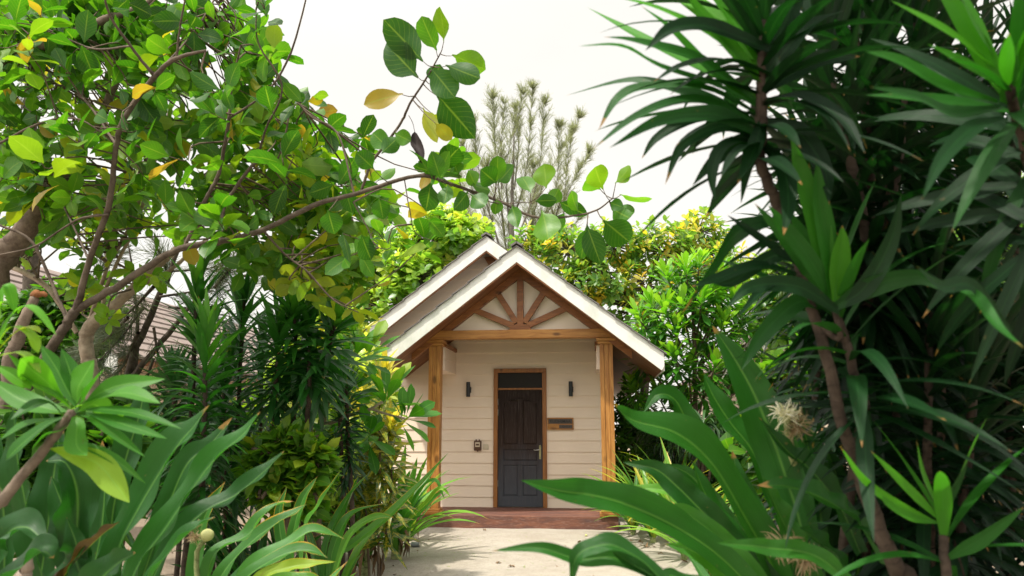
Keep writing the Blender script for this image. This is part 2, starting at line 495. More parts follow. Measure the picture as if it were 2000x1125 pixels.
M['needle'] = leafmat('grey_green_needle', G((0, (.13, .145, .115)), (1, (.30, .325, .26))), .5, (1, 1, .8), .6, .3, 0)
M['needle_dark'] = leafmat('dark_needle', G((0, (.03, .045, .03)), (1, (.10, .12, .075))), .3, (1, 1, .8), .6, .3, 0)
M['petal'] = leafmat('white_petal', G((0, (.72, .68, .50)), (1, (.80, .78, .70))), .35, (.6, .6, .6), .5, .3, 0)
M['wilt'] = leafmat('wilted_petal', G((0, (.28, .19, .11)), (1, (.48, .38, .25))), .3, (.6, .6, .6), .7, .3, 0)


# ------------------------------------------------------------------ ground
def smooth01(x): x = np.clip(x, 0, 1); return x * x * (3 - 2 * x)


def ground_h(x, y):
    h = .075 * smooth01((y - 9.0) / 3.2)
    h = h + .016 * np.sin(x * 2.3 + .7 * np.sin(y * 1.7)) * np.sin(y * 1.9 + 1.1) + .006 * np.sin(x * 6.1 + y * 3.3) * np.sin(y * 5.2 - x * 2.1)
    return h


def build_ground():
    xs = np.concatenate([[-900, -300, -120, -60, -35, -22, -15], np.arange(-11, 9.01, .16), [12, 18, 28, 50, 110, 300, 900]])
    ys = np.concatenate([[-300, -80, -30, -12, -6], np.arange(-3, 15.01, .16), [17, 20, 25, 32, 45, 70, 120, 300, 900, 2500]])
    X, Y = np.meshgrid(xs, ys); Z = ground_h(X, Y)
    V = np.stack([X, Y, Z], -1).reshape(-1, 3)
    nx = len(xs); i = np.arange(len(ys) - 1)[:, None] * nx + np.arange(nx - 1)[None]
    F = np.stack([i, i + 1, i + nx + 1, i + nx], -1).reshape(-1, 4)
    t = NT('pale_coral_sand')
    n1 = t.noise(1.1, 6, .65, t.pos()); n2 = t.noise(38, 4, .7, t.pos()); n3 = t.noise(230, 2, .6, t.pos())
    c = t.ramp(n1, [(.35, (.36, .315, .26)), (.6, (.44, .40, .34))])
    c = t.mix(t.ramp(n2, [(.55, (0, 0, 0)), (.70, (.8, .8, .8))]), c, (.20, .165, .125))
    c = t.mix(t.ramp(t.noise(4.5, 5, .7, t.pos()), [(.5, (0, 0, 0)), (.75, (.7, .7, .7))]), c, (.29, .255, .215))
    c = t.mix(t.ramp(t.noise(95, 2, .5, t.pos()), [(.66, (0, 0, 0)), (.70, (.9, .9, .9))]), c, (.10, .07, .045))
    c = t.mix(t.math('MULTIPLY', n3, .45), c, (.33, .29, .24))
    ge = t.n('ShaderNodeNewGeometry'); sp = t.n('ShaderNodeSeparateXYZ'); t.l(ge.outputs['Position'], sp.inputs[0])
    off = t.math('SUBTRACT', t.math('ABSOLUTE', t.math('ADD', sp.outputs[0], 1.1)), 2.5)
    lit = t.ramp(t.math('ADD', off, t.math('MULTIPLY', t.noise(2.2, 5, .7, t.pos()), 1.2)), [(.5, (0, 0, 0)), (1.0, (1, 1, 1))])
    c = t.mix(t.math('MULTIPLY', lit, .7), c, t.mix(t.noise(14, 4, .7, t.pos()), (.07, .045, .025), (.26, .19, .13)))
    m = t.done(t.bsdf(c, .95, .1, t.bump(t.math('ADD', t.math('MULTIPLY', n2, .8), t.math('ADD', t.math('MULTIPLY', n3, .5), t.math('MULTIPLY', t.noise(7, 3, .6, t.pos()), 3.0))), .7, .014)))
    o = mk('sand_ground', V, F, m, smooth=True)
    tag(o, 'pale coral sand path and garden ground', None, None, 'structure')
    # short weeds and crumbs in the sand
    rng = np.random.default_rng(5); g = Geo()
    x = rng.uniform(-3.6, 1.3, 420); y = rng.uniform(8.6, 12.3, 420)
    keep = rng.random(420) < np.where(np.abs(x + 1) < 1.6, .55, .9); x = x[keep]; y = y[keep]
    P = np.stack([x, y, ground_h(x, y)], -1)
    for k in range(5):
        a = rng.uniform(0, 6.28, len(P)); D = np.stack([np.cos(a), np.sin(a), rng.uniform(.1, .9, len(P))], -1)
        leaves(g, P + rng.normal(0, .012, P.shape) * [1, 1, 0], D, np.tile([0, 0, 1.], (len(P), 1)), rng.uniform(.008, .03, len(P)), rng.uniform(.004, .009, len(P)), .6, 'lance', 2, 2, tone=rng.uniform(.3, .9, len(P)))
    o = g.build('weed_sprouts', M['lf_canopy_far'])
    tag(o, 'tiny green weed sprouts scattered over the sand path', 'weeds', None, 'stuff')
    g = Geo(); n = 700
    x = rng.uniform(-6, 3.5, n); y = rng.uniform(5.5, 14.5, n)
    keep = (np.abs(x + 1.2) > rng.uniform(.3, 2.4, n)) & ~((y > 12.45) & (x > -3.1) & (x < .5)) & ~((y > 13.6) & (x < .4)); x = x[keep]; y = y[keep]; n = len(x)
    P = np.stack([x, y, ground_h(x, y) + .006], -1); a = rng.uniform(0, 6.28, n)
    leaves(g, P, np.stack([np.cos(a), np.sin(a), rng.uniform(-.05, .25, n)], -1), np.stack([rng.normal(0, .3, n), rng.normal(0, .3, n), np.ones(n)], -1), rng.uniform(.03, .12, n), rng.uniform(.01, .05, n), rng.uniform(-.8, .8, n), 'ovate', 2, 4, .3)
    o = g.build('leaf_litter', M['deadleaf'])
    tag(o, 'dry brown leaf litter lying on the sand under the plants', 'leaf litter', None, 'stuff')


build_ground()

# ------------------------------------------------------------------ the bungalow
YW = 13.9          # front wall
YF = 12.0          # front of the porch rake
YT = 12.56         # truss front
XC = -1.2          # porch ridge
XM = -1.89         # main ridge
SL = .77
ZR = 4.53          # top of porch fascia at the ridge
DECK = .27
XL, XRt = -4.0, .22


def porch_top(x): return ZR - SL * abs(x - XC)
def main_top(x): return ZR + SL * (XC - XM) - SL * abs(x - XM)


house = thing('beach_bungalow', (XC, YW, 0), 'cream weatherboard bungalow with steep gabled porch, honey wood columns and dark door', 'house')


def siding_wall():
    B = MB(); p = .196; z0 = .05
    k = 0
    while True:
        a = z0 + k * p; b = a + p; k += 1
        if a > 5.2: break
        # slope limits
        lim = lambda z: (max(XL, XM - (main_top(XM) - .12 - z) / SL), min(XRt, XM + (main_top(XM) - .12 - z) / SL))
        la, ra = lim(a); lb, rb = lim(min(b, main_top(XM) - .13))
        if ra - la < .02: break
        b = min(b, main_top(XM) - .13)
        segs = [(la, ra, lb, rb)]
        if a < 2.70:
            segs = [(la, -1.80, lb, -1.80), (-.86, ra, -.86, rb)]
            if b > 2.70: B.add([(-1.80, YW - .015, 2.69), (-.86, YW - .015, 2.69), (-.86, YW - .004, b + .004), (-1.80, YW - .004, b + .004)], [(0, 1, 2, 3)])
        for s in segs:
            y0, y1 = YW - .022, YW - .004
            V = [(s[0], y0, a), (s[1], y0, a), (s[3], y1, b + .004), (s[2], y1, b + .004), (s[0], YW + .02, a), (s[1], YW + .02, a)]
            B.add(V, [(0, 1, 2, 3), (4, 5, 1, 0)])
    # body behind the boards
    P = [(XL, .0), (XRt, .0), (XRt, main_top(XRt) - .13), (XM, main_top(XM) - .13), (XL, main_top(XL) - .13)]
    B.prism(P, YW + .05, YW + .16)
    B.box(XL + .003, XL + .12, YW + .16, 29, 0, main_top(XL) - .14)
    B.box(XRt - .12, XRt - .003, YW + .16, 29, 0, main_top(XRt) - .14)
    B.box(XL + .01, XL + .06, YW - .018, YW + .05, .0, main_top(XL) - .15)
    B.box(XRt - .06, XRt - .008, YW - .026, YW + .05, .0, main_top(XRt) - .15)
    return B.build('wall', M['paint'], house)


siding_wall()


def slope_slab(x0, x1, top, y0, y1, up, dn):
    """slab that follows top(x) between x0 and x1, from top+dn to top+up"""
    return [(x0, top(x0) + up), (x1, top(x1) + up), (x1, top(x1) + dn), (x0, top(x0) + dn)], y0, y1


def roof():
    C = MB(); rng = np.random.default_rng(2)
    def course(top, xa, xb, y0, y1):
        n = int(abs(xb - xa) / .235); e = np.linspace(xa, xb, n + 1); sg = 1 if xb > xa else -1
        for i in range(n):
            a, b = e[i], e[i + 1] + sg * .03
            j = rng.uniform(-.006, .006)
            C.prism([(a, top(a) + .004), (b, top(b) + .032), (b, top(b) + .012), (a, top(a) - .012)], y0 - .035 + j, y1)
    course(porch_top, XC, 1.09, YF, 13.4)
    course(porch_top, XC, -3.49, YF, YW - .03)
    course(main_top, XM, -4.85, 13.4, 29)
    course(main_top, XM, 1.09, 13.44, 29)
    C.bar((XC - .09, ZR + .0), (XC, ZR + .055), .03, YF - .05, YW); C.bar((XC + .09, ZR + .0), (XC, ZR + .055), .03, YF - .05, YW)
    zm = main_top(XM)
    C.bar((XM - .09, zm), (XM, zm + .055), .03, 13.36, 29); C.bar((XM + .09, zm), (XM, zm + .055), .03, 13.36, 29)
    r = C.build('roof', M['shingle'], house)
    S = MB()
    S.prism(*slope_slab(XC, 1.06, porch_top, YF + .06, 15.3, -.02, -.268))
    S.prism(*slope_slab(XC - .001, -3.45, porch_top, YF + .06, YW - .03, -.02, -.268))
    S.build('soffit', M['soffit'], r)
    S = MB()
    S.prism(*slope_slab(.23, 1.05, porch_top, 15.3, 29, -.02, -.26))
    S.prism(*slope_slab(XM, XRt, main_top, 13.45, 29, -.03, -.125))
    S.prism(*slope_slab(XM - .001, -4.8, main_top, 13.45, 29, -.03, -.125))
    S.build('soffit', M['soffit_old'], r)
    # rake boards
    dz = .265
    for top, x0, x1, y, nm in ((porch_top, XC, 1.08, YF, 'p'), (porch_top, XC, -3.47, YF, 'p'), (main_top, XM, -4.83, 13.4, 'm'), (main_top, XM, -.9, 13.4, 'm')):
        F_ = MB()
        F_.prism([(x0, top(x0)), (x1, top(x1)), (x1, top(x1) - dz * .72), (x1 - .04 * np.sign(x1 - x0), top(x1) - dz), (x0, top(x0) - dz)], y - .0, y + .038)
        F_.build('rake_board', M['white'], house, bevel=.003)
        T_ = MB()
        T_.prism([(x0, top(x0) - dz - .002), (x1 - .06 * np.sign(x1 - x0), top(x1 - .06 * np.sign(x1 - x0)) - dz - .002), (x1 - .06 * np.sign(x1 - x0), top(x1 - .06 * np.sign(x1 - x0)) - dz - .03), (x0, top(x0) - dz - .03)], y + .012, y + .06)
        T_.build('rake_trim', M['wood_d'], house)
    for a, b, y in ((1.062, 1.085, 15.3), (-3.475, -3.452, 13.8)):
        E_ = MB(); E_.box(a, b, YF + .05, y, porch_top(1.07) - .275, porch_top(1.07) - .02); E_.build('eave_board', M['white'], house)
    # little block under the main ridge
    K = MB(); K.prism([(XM - .10, zm - .30), (XM + .12, zm - .30), (XM + .05, zm - .56)], YW - .10, YW - .03); K.build('ridge_bracket', M['wood_d'], house)


roof()


def truss():
    fr = M['wood_d']
    B = MB()
    for x1 in (.62, -3.02):
        B.prism([(XC, porch_top(XC) - .17), (x1, porch_top(x1) - .17), (x1, porch_top(x1) - .38), (XC, porch_top(XC) - .40)], YT, YT + .12)
    B.build('top_chord', fr, house, bevel=.004)
    B = MB(); B.box(-2.78, .37, YT - .03, YT + .15, 3.095, 3.24); B.build('tie_beam', M['wood_x'], house, bevel=.006)
    q = lambda x, y: tuple(PY(x, y, YT)[[0, 2]])
    hub = (XC, 3.26)
    B = MB(); B.bar((XC, 3.256), (XC, porch_top(XC) - .36), .105, YT + .005, YT + .105); B.build('king_post', fr, house, bevel=.004)
    for i, (px, py) in enumerate(((917, 602), (967, 569), (1063, 565), (1112, 597))):
        e = np.array(q(px, py)); e[0] += .02; h = np.array(hub); d = e - h; d /= np.linalg.norm(d)
        B = MB(); B.bar(h + d * .12, e + d * .05, .098, YT + .012, YT + .095); B.build('strut', fr, house, bevel=.004)
    a = np.linspace(0, math.pi, 15)
    B = MB(); B.prism([(XC + .18 * math.cos(t), 3.242 + .10 * math.sin(t)) for t in a], YT - .006, YT + .11); B.build('hub_block', M['wood_d'], house, bevel=.003)
    B = MB()
    B.prism([(XC - 1.95, 3.16), (XC + 1.95, 3.16), (XC + 1.62, 3.2), (XC, porch_top(XC) - .18), (XC - 1.62, 3.2)], YT + .115, YT + .125)
    B.build('gable_panel', M['panel'], house)


truss()


def columns():
    for x0, x1 in ((-2.735, -2.535), (.10, .312)):
        w = x1 - x0; y0, y1 = YT + .04, YT + .04 + w
        C = MB()
        C.box(x0, x0 + w * .315, y0, y1, DECK + .09, 3.0); C.box(x0 + w * .685, x1, y0, y1, DECK + .09, 3.0)
        C.box(x0 + w * .325, x0 + w * .675, y0 + .014, y1 - .014, DECK + .09, 3.0)
        c = C.build('column', M['wood_z'], house, bevel=.004)
        K = MB(); K.box(x0 - .03, x1 + .03, y0 - .03, y1 + .03, 2.995, 3.04); K.box(x0 - .055, x1 + .055, y0 - .055, y1 + .055, 3.042, 3.093)
        K.build('capital', M['wood_x'], c, bevel=.01)
        K = MB(); K.box(x0 - .025, x1 + .025, y0 - .025, y1 + .025, DECK + .055, DECK + .095); K.box(x0 - .05, x1 + .05, y0 - .05, y1 + .05, DECK + .002, DECK + .056)
        K.build('plinth', M['wood_x'], c, bevel=.008)
    # clad side beams back to the wall
    for x0, x1 in ((-2.72, -2.515), (.05, .26)):
        B = MB(); y0 = YT + .27
        for z in (2.60, 2.797):
            B.add([(x0 - .012, y0, z), (x1 + .012, y0, z), (x1 + .012, YW - .03, z), (x0 - .012, YW - .03, z), (x0, y0, z + .2), (x1, y0, z + .2), (x1, YW - .03, z + .2), (x0, YW - .03, z + .2)],
                  [(3, 2, 1, 0), (4, 5, 6, 7), (0, 1, 5, 4), (1, 2, 6, 5), (2, 3, 7, 6), (3, 0, 4, 7)])
        b = B.build('side_beam', M['paint'], house)
        B = MB(); B.box(x0 - .03, x1 + .03, y0, YW - .03, 2.999, 3.06); B.build('beam_trim', M['wood_d'], b)


columns()


def deck():
    B = MB(); n = 9; e = np.linspace(12.62, YW + .02, n + 1)
    for i in range(n):
        B.box(-2.94 + .004 * (i % 2), .325, e[i], e[i + 1] - .006, DECK - .035, DECK - (.0 if i % 2 else .0015))
    d = B.build('deck', M['deck'], house, bevel=.003)
    B = MB(); B.box(-2.955, .34, 12.585, 12.618, -.08, DECK - .004); B.box(-2.955, -2.93, 12.62, YW, -.08, DECK - .038); B.box(.31, .338, 12.62, YW, -.08, DECK - .038)
    B.build('deck_skirt', M['deck'], house, bevel=.004)


deck()


def door():
    x0, x1, z0, z1 = -1.805, -.852, DECK, 2.70
    B = MB()
    B.box(x0, x0 + .075, YW - .06, YW + .05, z0, z1 - .075); B.box(x1 - .075, x1, YW - .06, YW + .05, z0, z1 - .075)
    B.box(x0 - .001, x1 + .001, YW - .064, YW + .05, z1 - .075, z1)
    B.box(x0 + .076, x1 - .076, YW - .04, YW + .05, 2.318, 2.352)
    f = B.build('door_frame', M['wood_dz'], house, bevel=.005)
    B = MB(); B.box(x0 + .076, x1 - .076, YW - .012, YW + .005, 2.353, z1 - .076); B.build('transom_panel', M['transom'], f)
    a, b = x0 + .078, x1 - .078; c = (a + b) / 2; zt = 2.314
    B = MB()
    B.box(a, b, YW - .006, YW + .03, z0 + .012, zt)
    w = .095; yf, yb = YW - .026, YW - .0065
    B.box(a, a + w, yf, yb, z0 + .012, zt); B.box(b - w, b, yf, yb, z0 + .012, zt)                      # stiles
    for q0, q1 in ((z0 + .012, .46), (1.00, 1.065), (1.27, 1.35)): B.box(a + w, b - w, yf, yb, q0, q1)   # rails
    B.box(c - .042, c + .042, yf, yb, 1.352, zt - .16); B.box(c - .04, c + .04, yf, yb, .462, .998)      # mullions
    # arched top rail
    arch = [(a + w, zt)] + [(a + w + (c - .0 - a - w) * t, zt - .24 + .11 * math.sin(t * math.pi * .5) ** 1.5) for t in np.linspace(0, 1, 9)]
    arch += [(2 * c - x, z) for x, z in arch[::-1]]
    B.prism(arch, yf, yb)
    for u0, u1, q0, q1 in ((a + w, c - .042, 1.352, zt - .17), (c + .042, b - w, 1.352, zt - .17), (a + w, b - w, 1.067, 1.268), (a + w, c - .04, .462, .998), (c + .04, b - w, .462, .998)):
        m_ = .03; y = YW - .0065
        V = [(u0 + .008, y, q0 + .008), (u1 - .008, y, q0 + .008), (u1 - .008, y, q1 - .008), (u0 + .008, y, q1 - .008)]
        V += [(u0 + m_, y - .011, q0 + m_), (u1 - m_, y - .011, q0 + m_), (u1 - m_, y - .011, q1 - m_), (u0 + m_, y - .011, q1 - m_)]
        B.add(V, [(4, 5, 6, 7), (0, 1, 5, 4), (1, 2, 6, 5), (2, 3, 7, 6), (3, 0, 4, 7)])
    d = B.build('door', M['door'], house, bevel=.002)
    H = MB(); H.box(b - .062, b - .026, yf - .007, yf - .0005, 1.115, 1.325); H.cyl((b - .044, yf - .007, 1.325), .018, .018, .0062, 14, 'y'); H.cyl((b - .044, yf - .007, 1.115), .018, .018, .0062, 14, 'y')
    h = H.build('handle_plate', M['brass'], d, bevel=.002)
    g = Geo(); tube(g, [(b - .044, yf - .005, 1.262), (b - .044, yf - .05, 1.262), (b - .07, yf - .055, 1.262), (b - .12, yf - .052, 1.256), (b - .155, yf - .045, 1.262)], [.009, .009, .010, .008, .007], 8, 16)
    g.build('handle', M['steel'], d)
    for z in (2.05, 1.86, .62):
        H = MB(); H.box(a - .006, a + .004, yf - .004, yf + .008, z, z + .11); H.build('hinge', M['steel'], d)


door()

# things on the wall
yw = YW - .0


def wall_lamp(x, label):
    r = thing('wall_lamp', (x, YW, 2.32), label, 'wall lamp', 'black tube lamps on the porch wall')
    B = MB(); B.cyl((x, YW - .085, 2.195), .036, .036, .265, 20); B.build('lamp_tube', M['black'], r, bevel=.003, smooth=False)
    B = MB(); B.box(x - .02, x + .045, YW - .045, YW - .002, 2.27, 2.37); B.build('bracket', M['black'], r, bevel=.004)


wall_lamp(-2.263, 'black up-and-down tube lamp on the porch wall above the small brown box')
wall_lamp(-.416, 'black up-and-down tube lamp on the porch wall above the wooden name sign')

r = thing('name_sign', (-.61, YW, 1.72), 'small wooden name sign with dark lettered plates beside the door', 'sign')
x0, x1, z0, z1 = -.842, -.375, 1.612, 1.823
B = MB(); y0 = YW - .05
B.box(x0, x1, y0, YW - .02, z1 - .022, z1); B.box(x0, x1, y0, YW - .02, z0, z0 + .022); B.box(x0, x0 + .02, y0, YW - .02, z0 + .022, z1 - .022); B.box(x1 - .02, x1, y0, YW - .02, z0 + .022, z1 - .022)
B.box(x0 + .02, x1 - .02, y0 + .003, YW - .02, 1.698, 1.716)
B.build('sign_frame', M['wood_x'], r, bevel=.002)
B = MB(); B.box(x0 + .02, x1 - .02, y0 + .012, YW - .02, 1.716, z1 - .022); B.build('name_plate', M['slate'], r)
B = MB(); B.box(x0 + .02, x0 + .21, y0 + .010, YW - .02, z0 + .022, 1.698); B.box(x0 + .125, x0 + .133, y0 + .006, y0 + .011, z0 + .03, 1.69); B.box(x0 + .10, x0 + .106, y0 + .006, y0 + .011, z0 + .03, 1.69); B.build('slide', M['wood_x'], r)
B = MB(); B.box(x0 + .211, x1 - .02, y0 + .008, YW - .02, z0 + .024, 1.696); B.build('status_plate', M['slate'], r)


def text_mesh(txt, size, x, z, y, parent, mat, name='lettering', squeeze=1.0):
    cu = bpy.data.curves.new('t', 'FONT'); cu.body = txt; cu.size = size; cu.extrude = .0015; cu.offset = size * .012
    o = bpy.data.objects.new('t', cu); COL.objects.link(o)
    dg = bpy.context.evaluated_depsgraph_get(); me = bpy.data.meshes.new_from_object(o.evaluated_get(dg))
    co = np.array([v.co[:] for v in me.vertices]); F = [tuple(p.vertices) for p in me.polygons]
    bpy.data.objects.remove(o); bpy.data.curves.remove(cu)
    V = np.stack([x + (co[:, 0] - co[:, 0].min()) * squeeze, y - co[:, 2], z + co[:, 1]], -1)
    return mk(name, V, F, mat, parent)


text_mesh('KUDHIMAA', .073, x0 + .05, 1.733, y0 + .009, r, M['ink'], squeeze=.98)
B = MB()
rng = np.random.default_rng(9)
for i in range(5):   # worn, unreadable strokes of the small plate
    xx = x0 + .275 + i * .029
    B.box(xx, xx + .007, y0 + .0055, y0 + .0078, z0 + .035 + .004 * (i % 2), 1.682); B.box(xx + .009, xx + .019, y0 + .0055, y0 + .0078, z0 + .04 + .014 * (i % 3), z0 + .047 + .014 * (i % 3))
B.build('worn_lettering', M['ink'], r)

r = thing('key_card_box', (-2.085, YW, 1.33), 'small brown weatherproof box on the porch wall left of the door', 'wall box')
B = MB(); B.box(-2.155, -2.02, YW - .07, YW - .02, 1.245, 1.42); B.build('box_body', M['brownplastic'], r, bevel=.012)
B = MB(); B.box(-2.13, -2.045, YW - .078, YW - .071, 1.31, 1.39); B.build('box_window', M['ivory'], r, bevel=.003)
B = MB(); B.box(-2.115, -2.06, YW - .082, YW - .0785, 1.335, 1.365); B.build('dial', M['brownplastic'], r)
for q in ((-2.115, YW - .05, 1.42), (-2.06, YW - .05, 1.42), (-2.087, YW - .05, 1.225)):
    B = MB(); B.cyl(q, .013, .013, .02, 10); B.build('box_lug', M['brownplastic'], r)
r = thing('light_switch', (-1.94, YW, 1.31), 'ivory square light switch on the wall between brown box and door', 'light switch')
B = MB(); B.box(-1.99, -1.895, YW - .034, YW - .02, 1.265, 1.36); B.build('switch_plate', M['ivory'], r, bevel=.004)
B = MB(); B.box(-1.968, -1.917, YW - .04, YW - .0345, 1.288, 1.338); B.build('rocker', M['ivory'], r, bevel=.003)

# low concrete edging left of the deck
B = MB(); B.box(-5.2, -2.99, 13.0, 13.3, -.05, .16); o = B.build('garden_kerb', M['concrete'], None, bevel=.015, origin=(-4, 13.1, 0))
tag(o, 'low concrete kerb running left from the porch step', 'kerb')


# ------------------------------------------------------------------ neighbouring villas
def villa(name, label, xr, zr, slope, x0, x1, y0, y1, fascia=.3, brown=None):
    h = thing(name, (xr, y0, 0), label, 'house')
    top = lambda x: zr - slope * abs(x - xr)
    C = MB(); rg = np.random.default_rng(3)
    for xe in (x0, x1):
        n = max(4, int(abs(xe - xr) / .3)); e = np.linspace(xr, xe, n + 1); sg = np.sign(xe - xr)
        for i in range(n):
            a, b = e[i], e[i + 1] + sg * .03
            C.prism([(a, top(a) + .005), (b, top(b) + .045), (b, top(b) + .0), (a, top(a) - .02)], y0 - .04 + rg.uniform(-.01, .01), y1)
    rf = C.build('roof', M['shingle_pale'], h)
    W = MB(); i = .55
    W.prism([(x0 + i, 0), (x1 - i, 0), (x1 - i, top(x1 - i) - .15), (xr, zr - .15), (x0 + i, top(x0 + i) - .15)], y0 + .5, y1 - .3)
    W.build('wall', M['paint'], h)
    for xe in (x0, x1):
        F_ = MB(); F_.prism([(xr, zr), (xe, top(xe)), (xe, top(xe) - fascia), (xr, zr - fascia)], y0, y0 + .04); F_.build('rake_board', M['white'], h)
        F_ = MB(); F_.prism([(xr, zr - .03), (xe, top(xe) - .03), (xe, top(xe) - .13), (xr, zr - .13)], y0 + .05, y1 - .05); F_.build('soffit', M['soffit'], rf)
    if brown:
        F_ = MB(); bx0, bx1, bz0, bz1 = brown
        F_.box(bx0, bx1, y0 + .42, y0 + .47, bz0, bz1)
        for k in range(int((bx1 - bx0) / .16)): F_.box(bx0 + .16 * k + .01, bx0 + .16 * k + .15, y0 + .40, y0 + .418, bz0, bz1)
        F_.box(bx0 - .06, bx1 + .06, y0 + .38, y0 + .46, bz1, bz1 + .12)
        F_.build('shutter', M['wood_dz'], h)
    return h


M['shingle_pale'] = plain('weathered_pale_shingle', (.30, .235, .21), .9, .45, 7, bump=.6, stain=(.16, .13, .115))
pL = PY(150, 640, 12.5); pL0 = PY(0, 540, 12.5)
slL = (pL0[2] - pL[2]) / (pL[0] - pL0[0])
xr_ = pL0[0] - 1.2; zr_ = pL0[2] + 1.2 * slL
villa('shingled_villa', 'shingle roofed villa with white rake board behind the left trees', xr_, zr_, slL, xr_ - 4.2, pL[0] + .8, 12.5, 26, .36,
      (PY(82, 650, 12.9)[0], PY(150, 650, 12.9)[0], 1.3, PY(100, 615, 12.9)[2]))
p0 = PY(1440, 690, 19.0); p1 = PY(1560, 600, 19.0); sR = (p1[2] - p0[2]) / (p1[0] - p0[0])
xr_ = p1[0] + 1.5; zr_ = p1[2] + 1.5 * sR
villa('white_villa', 'pale villa with white rake board half hidden behind the right hand shrubs', xr_, zr_, sR, p0[0] - .4, xr_ + 3, 19.0, 30, .4)
B = MB(); B.box(.9, 9.5, 20.6, 20.8, -.1, 2.05); o = B.build('garden_wall', M['paint'], None, origin=(5, 20.7, 0)); tag(o, 'plain beige garden wall behind the shrubs right of the bungalow', 'wall')
B = MB(); B.box(-16, -4.4, 18.6, 18.8, -.1, 2.4); o = B.build('garden_wall', M['paint'], None, origin=(-10, 18.7, 0)); tag(o, 'beige garden wall behind the left shrubs and spear leaved plants', 'wall')

# ------------------------------------------------------------------ plants
UP = np.array([0, 0, 1.0])


def pxr(r, d): return r * d / FPX


def near(SK, P, rng, k=9):
    d2 = ((SK - P) ** 2).sum(1)
    return SK[rng.choice(np.argpartition(d2, k)[:k])]


def px_tube(g, pts, n=8, seg=None, rng=None, wob=.12):
    """pts: (px, py, depth, radius in px)"""
    P = [PD(a, b, d) for a, b, d, _ in pts]; R = [pxr(r, d) for _, _, d, r in pts]
    return tube(g, P, R, n, seg or 6 * len(pts), wob, rng)


def rnd_dir(rng, k): return nrm(rng.normal(0, 1, (k, 3)))


def sprig_leaves(g, tip, axis, k, L, W, tone, rng, shape='ovate', spread=(.7, 1.35), upb=.9, bend=(.1, .8), nu=2, nv=5, fold=.16, stem=.25, jit=.3):
    """a spray of leaves round the end of a shoot"""
    axis = axis / np.linalg.norm(axis)
    ref = UP if abs(axis[2]) < .85 else np.array([1., 0, 0])
    s1 = np.cross(axis, ref); s1 /= np.linalg.norm(s1); s2 = np.cross(axis, s1)
    a = np.arange(k) * 2.4 + rng.uniform(0, 6.28) + rng.normal(0, .25, k)
    th = np.linspace(spread[1], spread[0], k) + rng.normal(0, .15, k)
    r = np.cos(a)[:, None] * s1 + np.sin(a)[:, None] * s2
    D = np.cos(th)[:, None] * axis + np.sin(th)[:, None] * r
    N = np.cos(th)[:, None] * -r + np.sin(th)[:, None] * axis
    N = nrm(N * (1 - upb * .5) + UP * upb + rng.normal(0, jit, (k, 3)))
    B = tip - axis * np.linspace(stem, 0, k)[:, None]
    s = rng.uniform(.7, 1.15, k)
    leaves(g, B, D, N, L * s, W * s * rng.uniform(.85, 1.15, k), rng.uniform(*bend, k), shape, nu, nv, fold, .12, tone, rng, petiole=.12)


# ---- casuarinas -----------------------------------------------------------
def casuarina(name, base, trunkpts, plumes, mat, label, group, needle=.22, dens=70, nw=.006, seed=1, droop=.4, mt=14):
    rng = np.random.default_rng(seed)
    t = thing(name, base, label, 'tree', group)
    g = Geo()
    C = None
    for P, R in trunkpts: C = tube(g, P, R, 7, None, .2, rng)
    g2 = Geo()
    for a, b, wdt in plumes:     # plume axis from a to b
        a = np.array(a); b = np.array(b); ax = b - a; Ln = np.linalg.norm(ax); axn = ax / Ln
        mid = (a + b) / 2 + rng.normal(0, .05 * Ln, 3)
        Cc = tube(g, [a, mid, b], [.012 + .007 * Ln, .012, .004], 5, 10)
        ns = int(dens * Ln)
        tt = rng.uniform(.05, 1, ns) ** .85
        idx = tt * (len(Cc) - 1); i0 = idx.astype(int).clip(0, len(Cc) - 2); fr = (idx - i0)[:, None]
        P = Cc[i0] * (1 - fr) + Cc[i0 + 1] * fr
        sd = nrm(rnd_dir(rng, ns) * .75 + axn * 1.0 + UP * (.2 - droop * .5))
        sl = wdt * (1.05 - .75 * tt) * rng.uniform(.35, 1.15, ns)
        leaves(g2, P, sd, rnd_dir(rng, ns), sl, nw * 1.7, rng.uniform(-.3, .5, ns), 'x', 1, 3, 0, tone=rng.random(ns) * .3)
        m = mt
        q = rng.random((ns, m)) * .95 + .05
        Q = (P[:, None] + sd[:, None] * (sl[:, None] * q)[..., None]).reshape(-1, 3)
        dirs = nrm(np.repeat(sd, m, 0) + rng.normal(0, .42, (ns * m, 3)) - UP * droop * .25)
        leaves(g2, Q, dirs, rnd_dir(rng, ns * m), needle * rng.uniform(.4, 1.2, ns * m), nw, rng.uniform(-.5, .5, ns * m), 'x', 1, 2, 0, tone=np.clip(rng.normal(.45, .25, ns * m), 0, 1))
    g.build('trunk', M['bark_dark'] if mat is not M['needle'] else M['bark_grey'], t); g2.build('crown', mat, t)
    return t


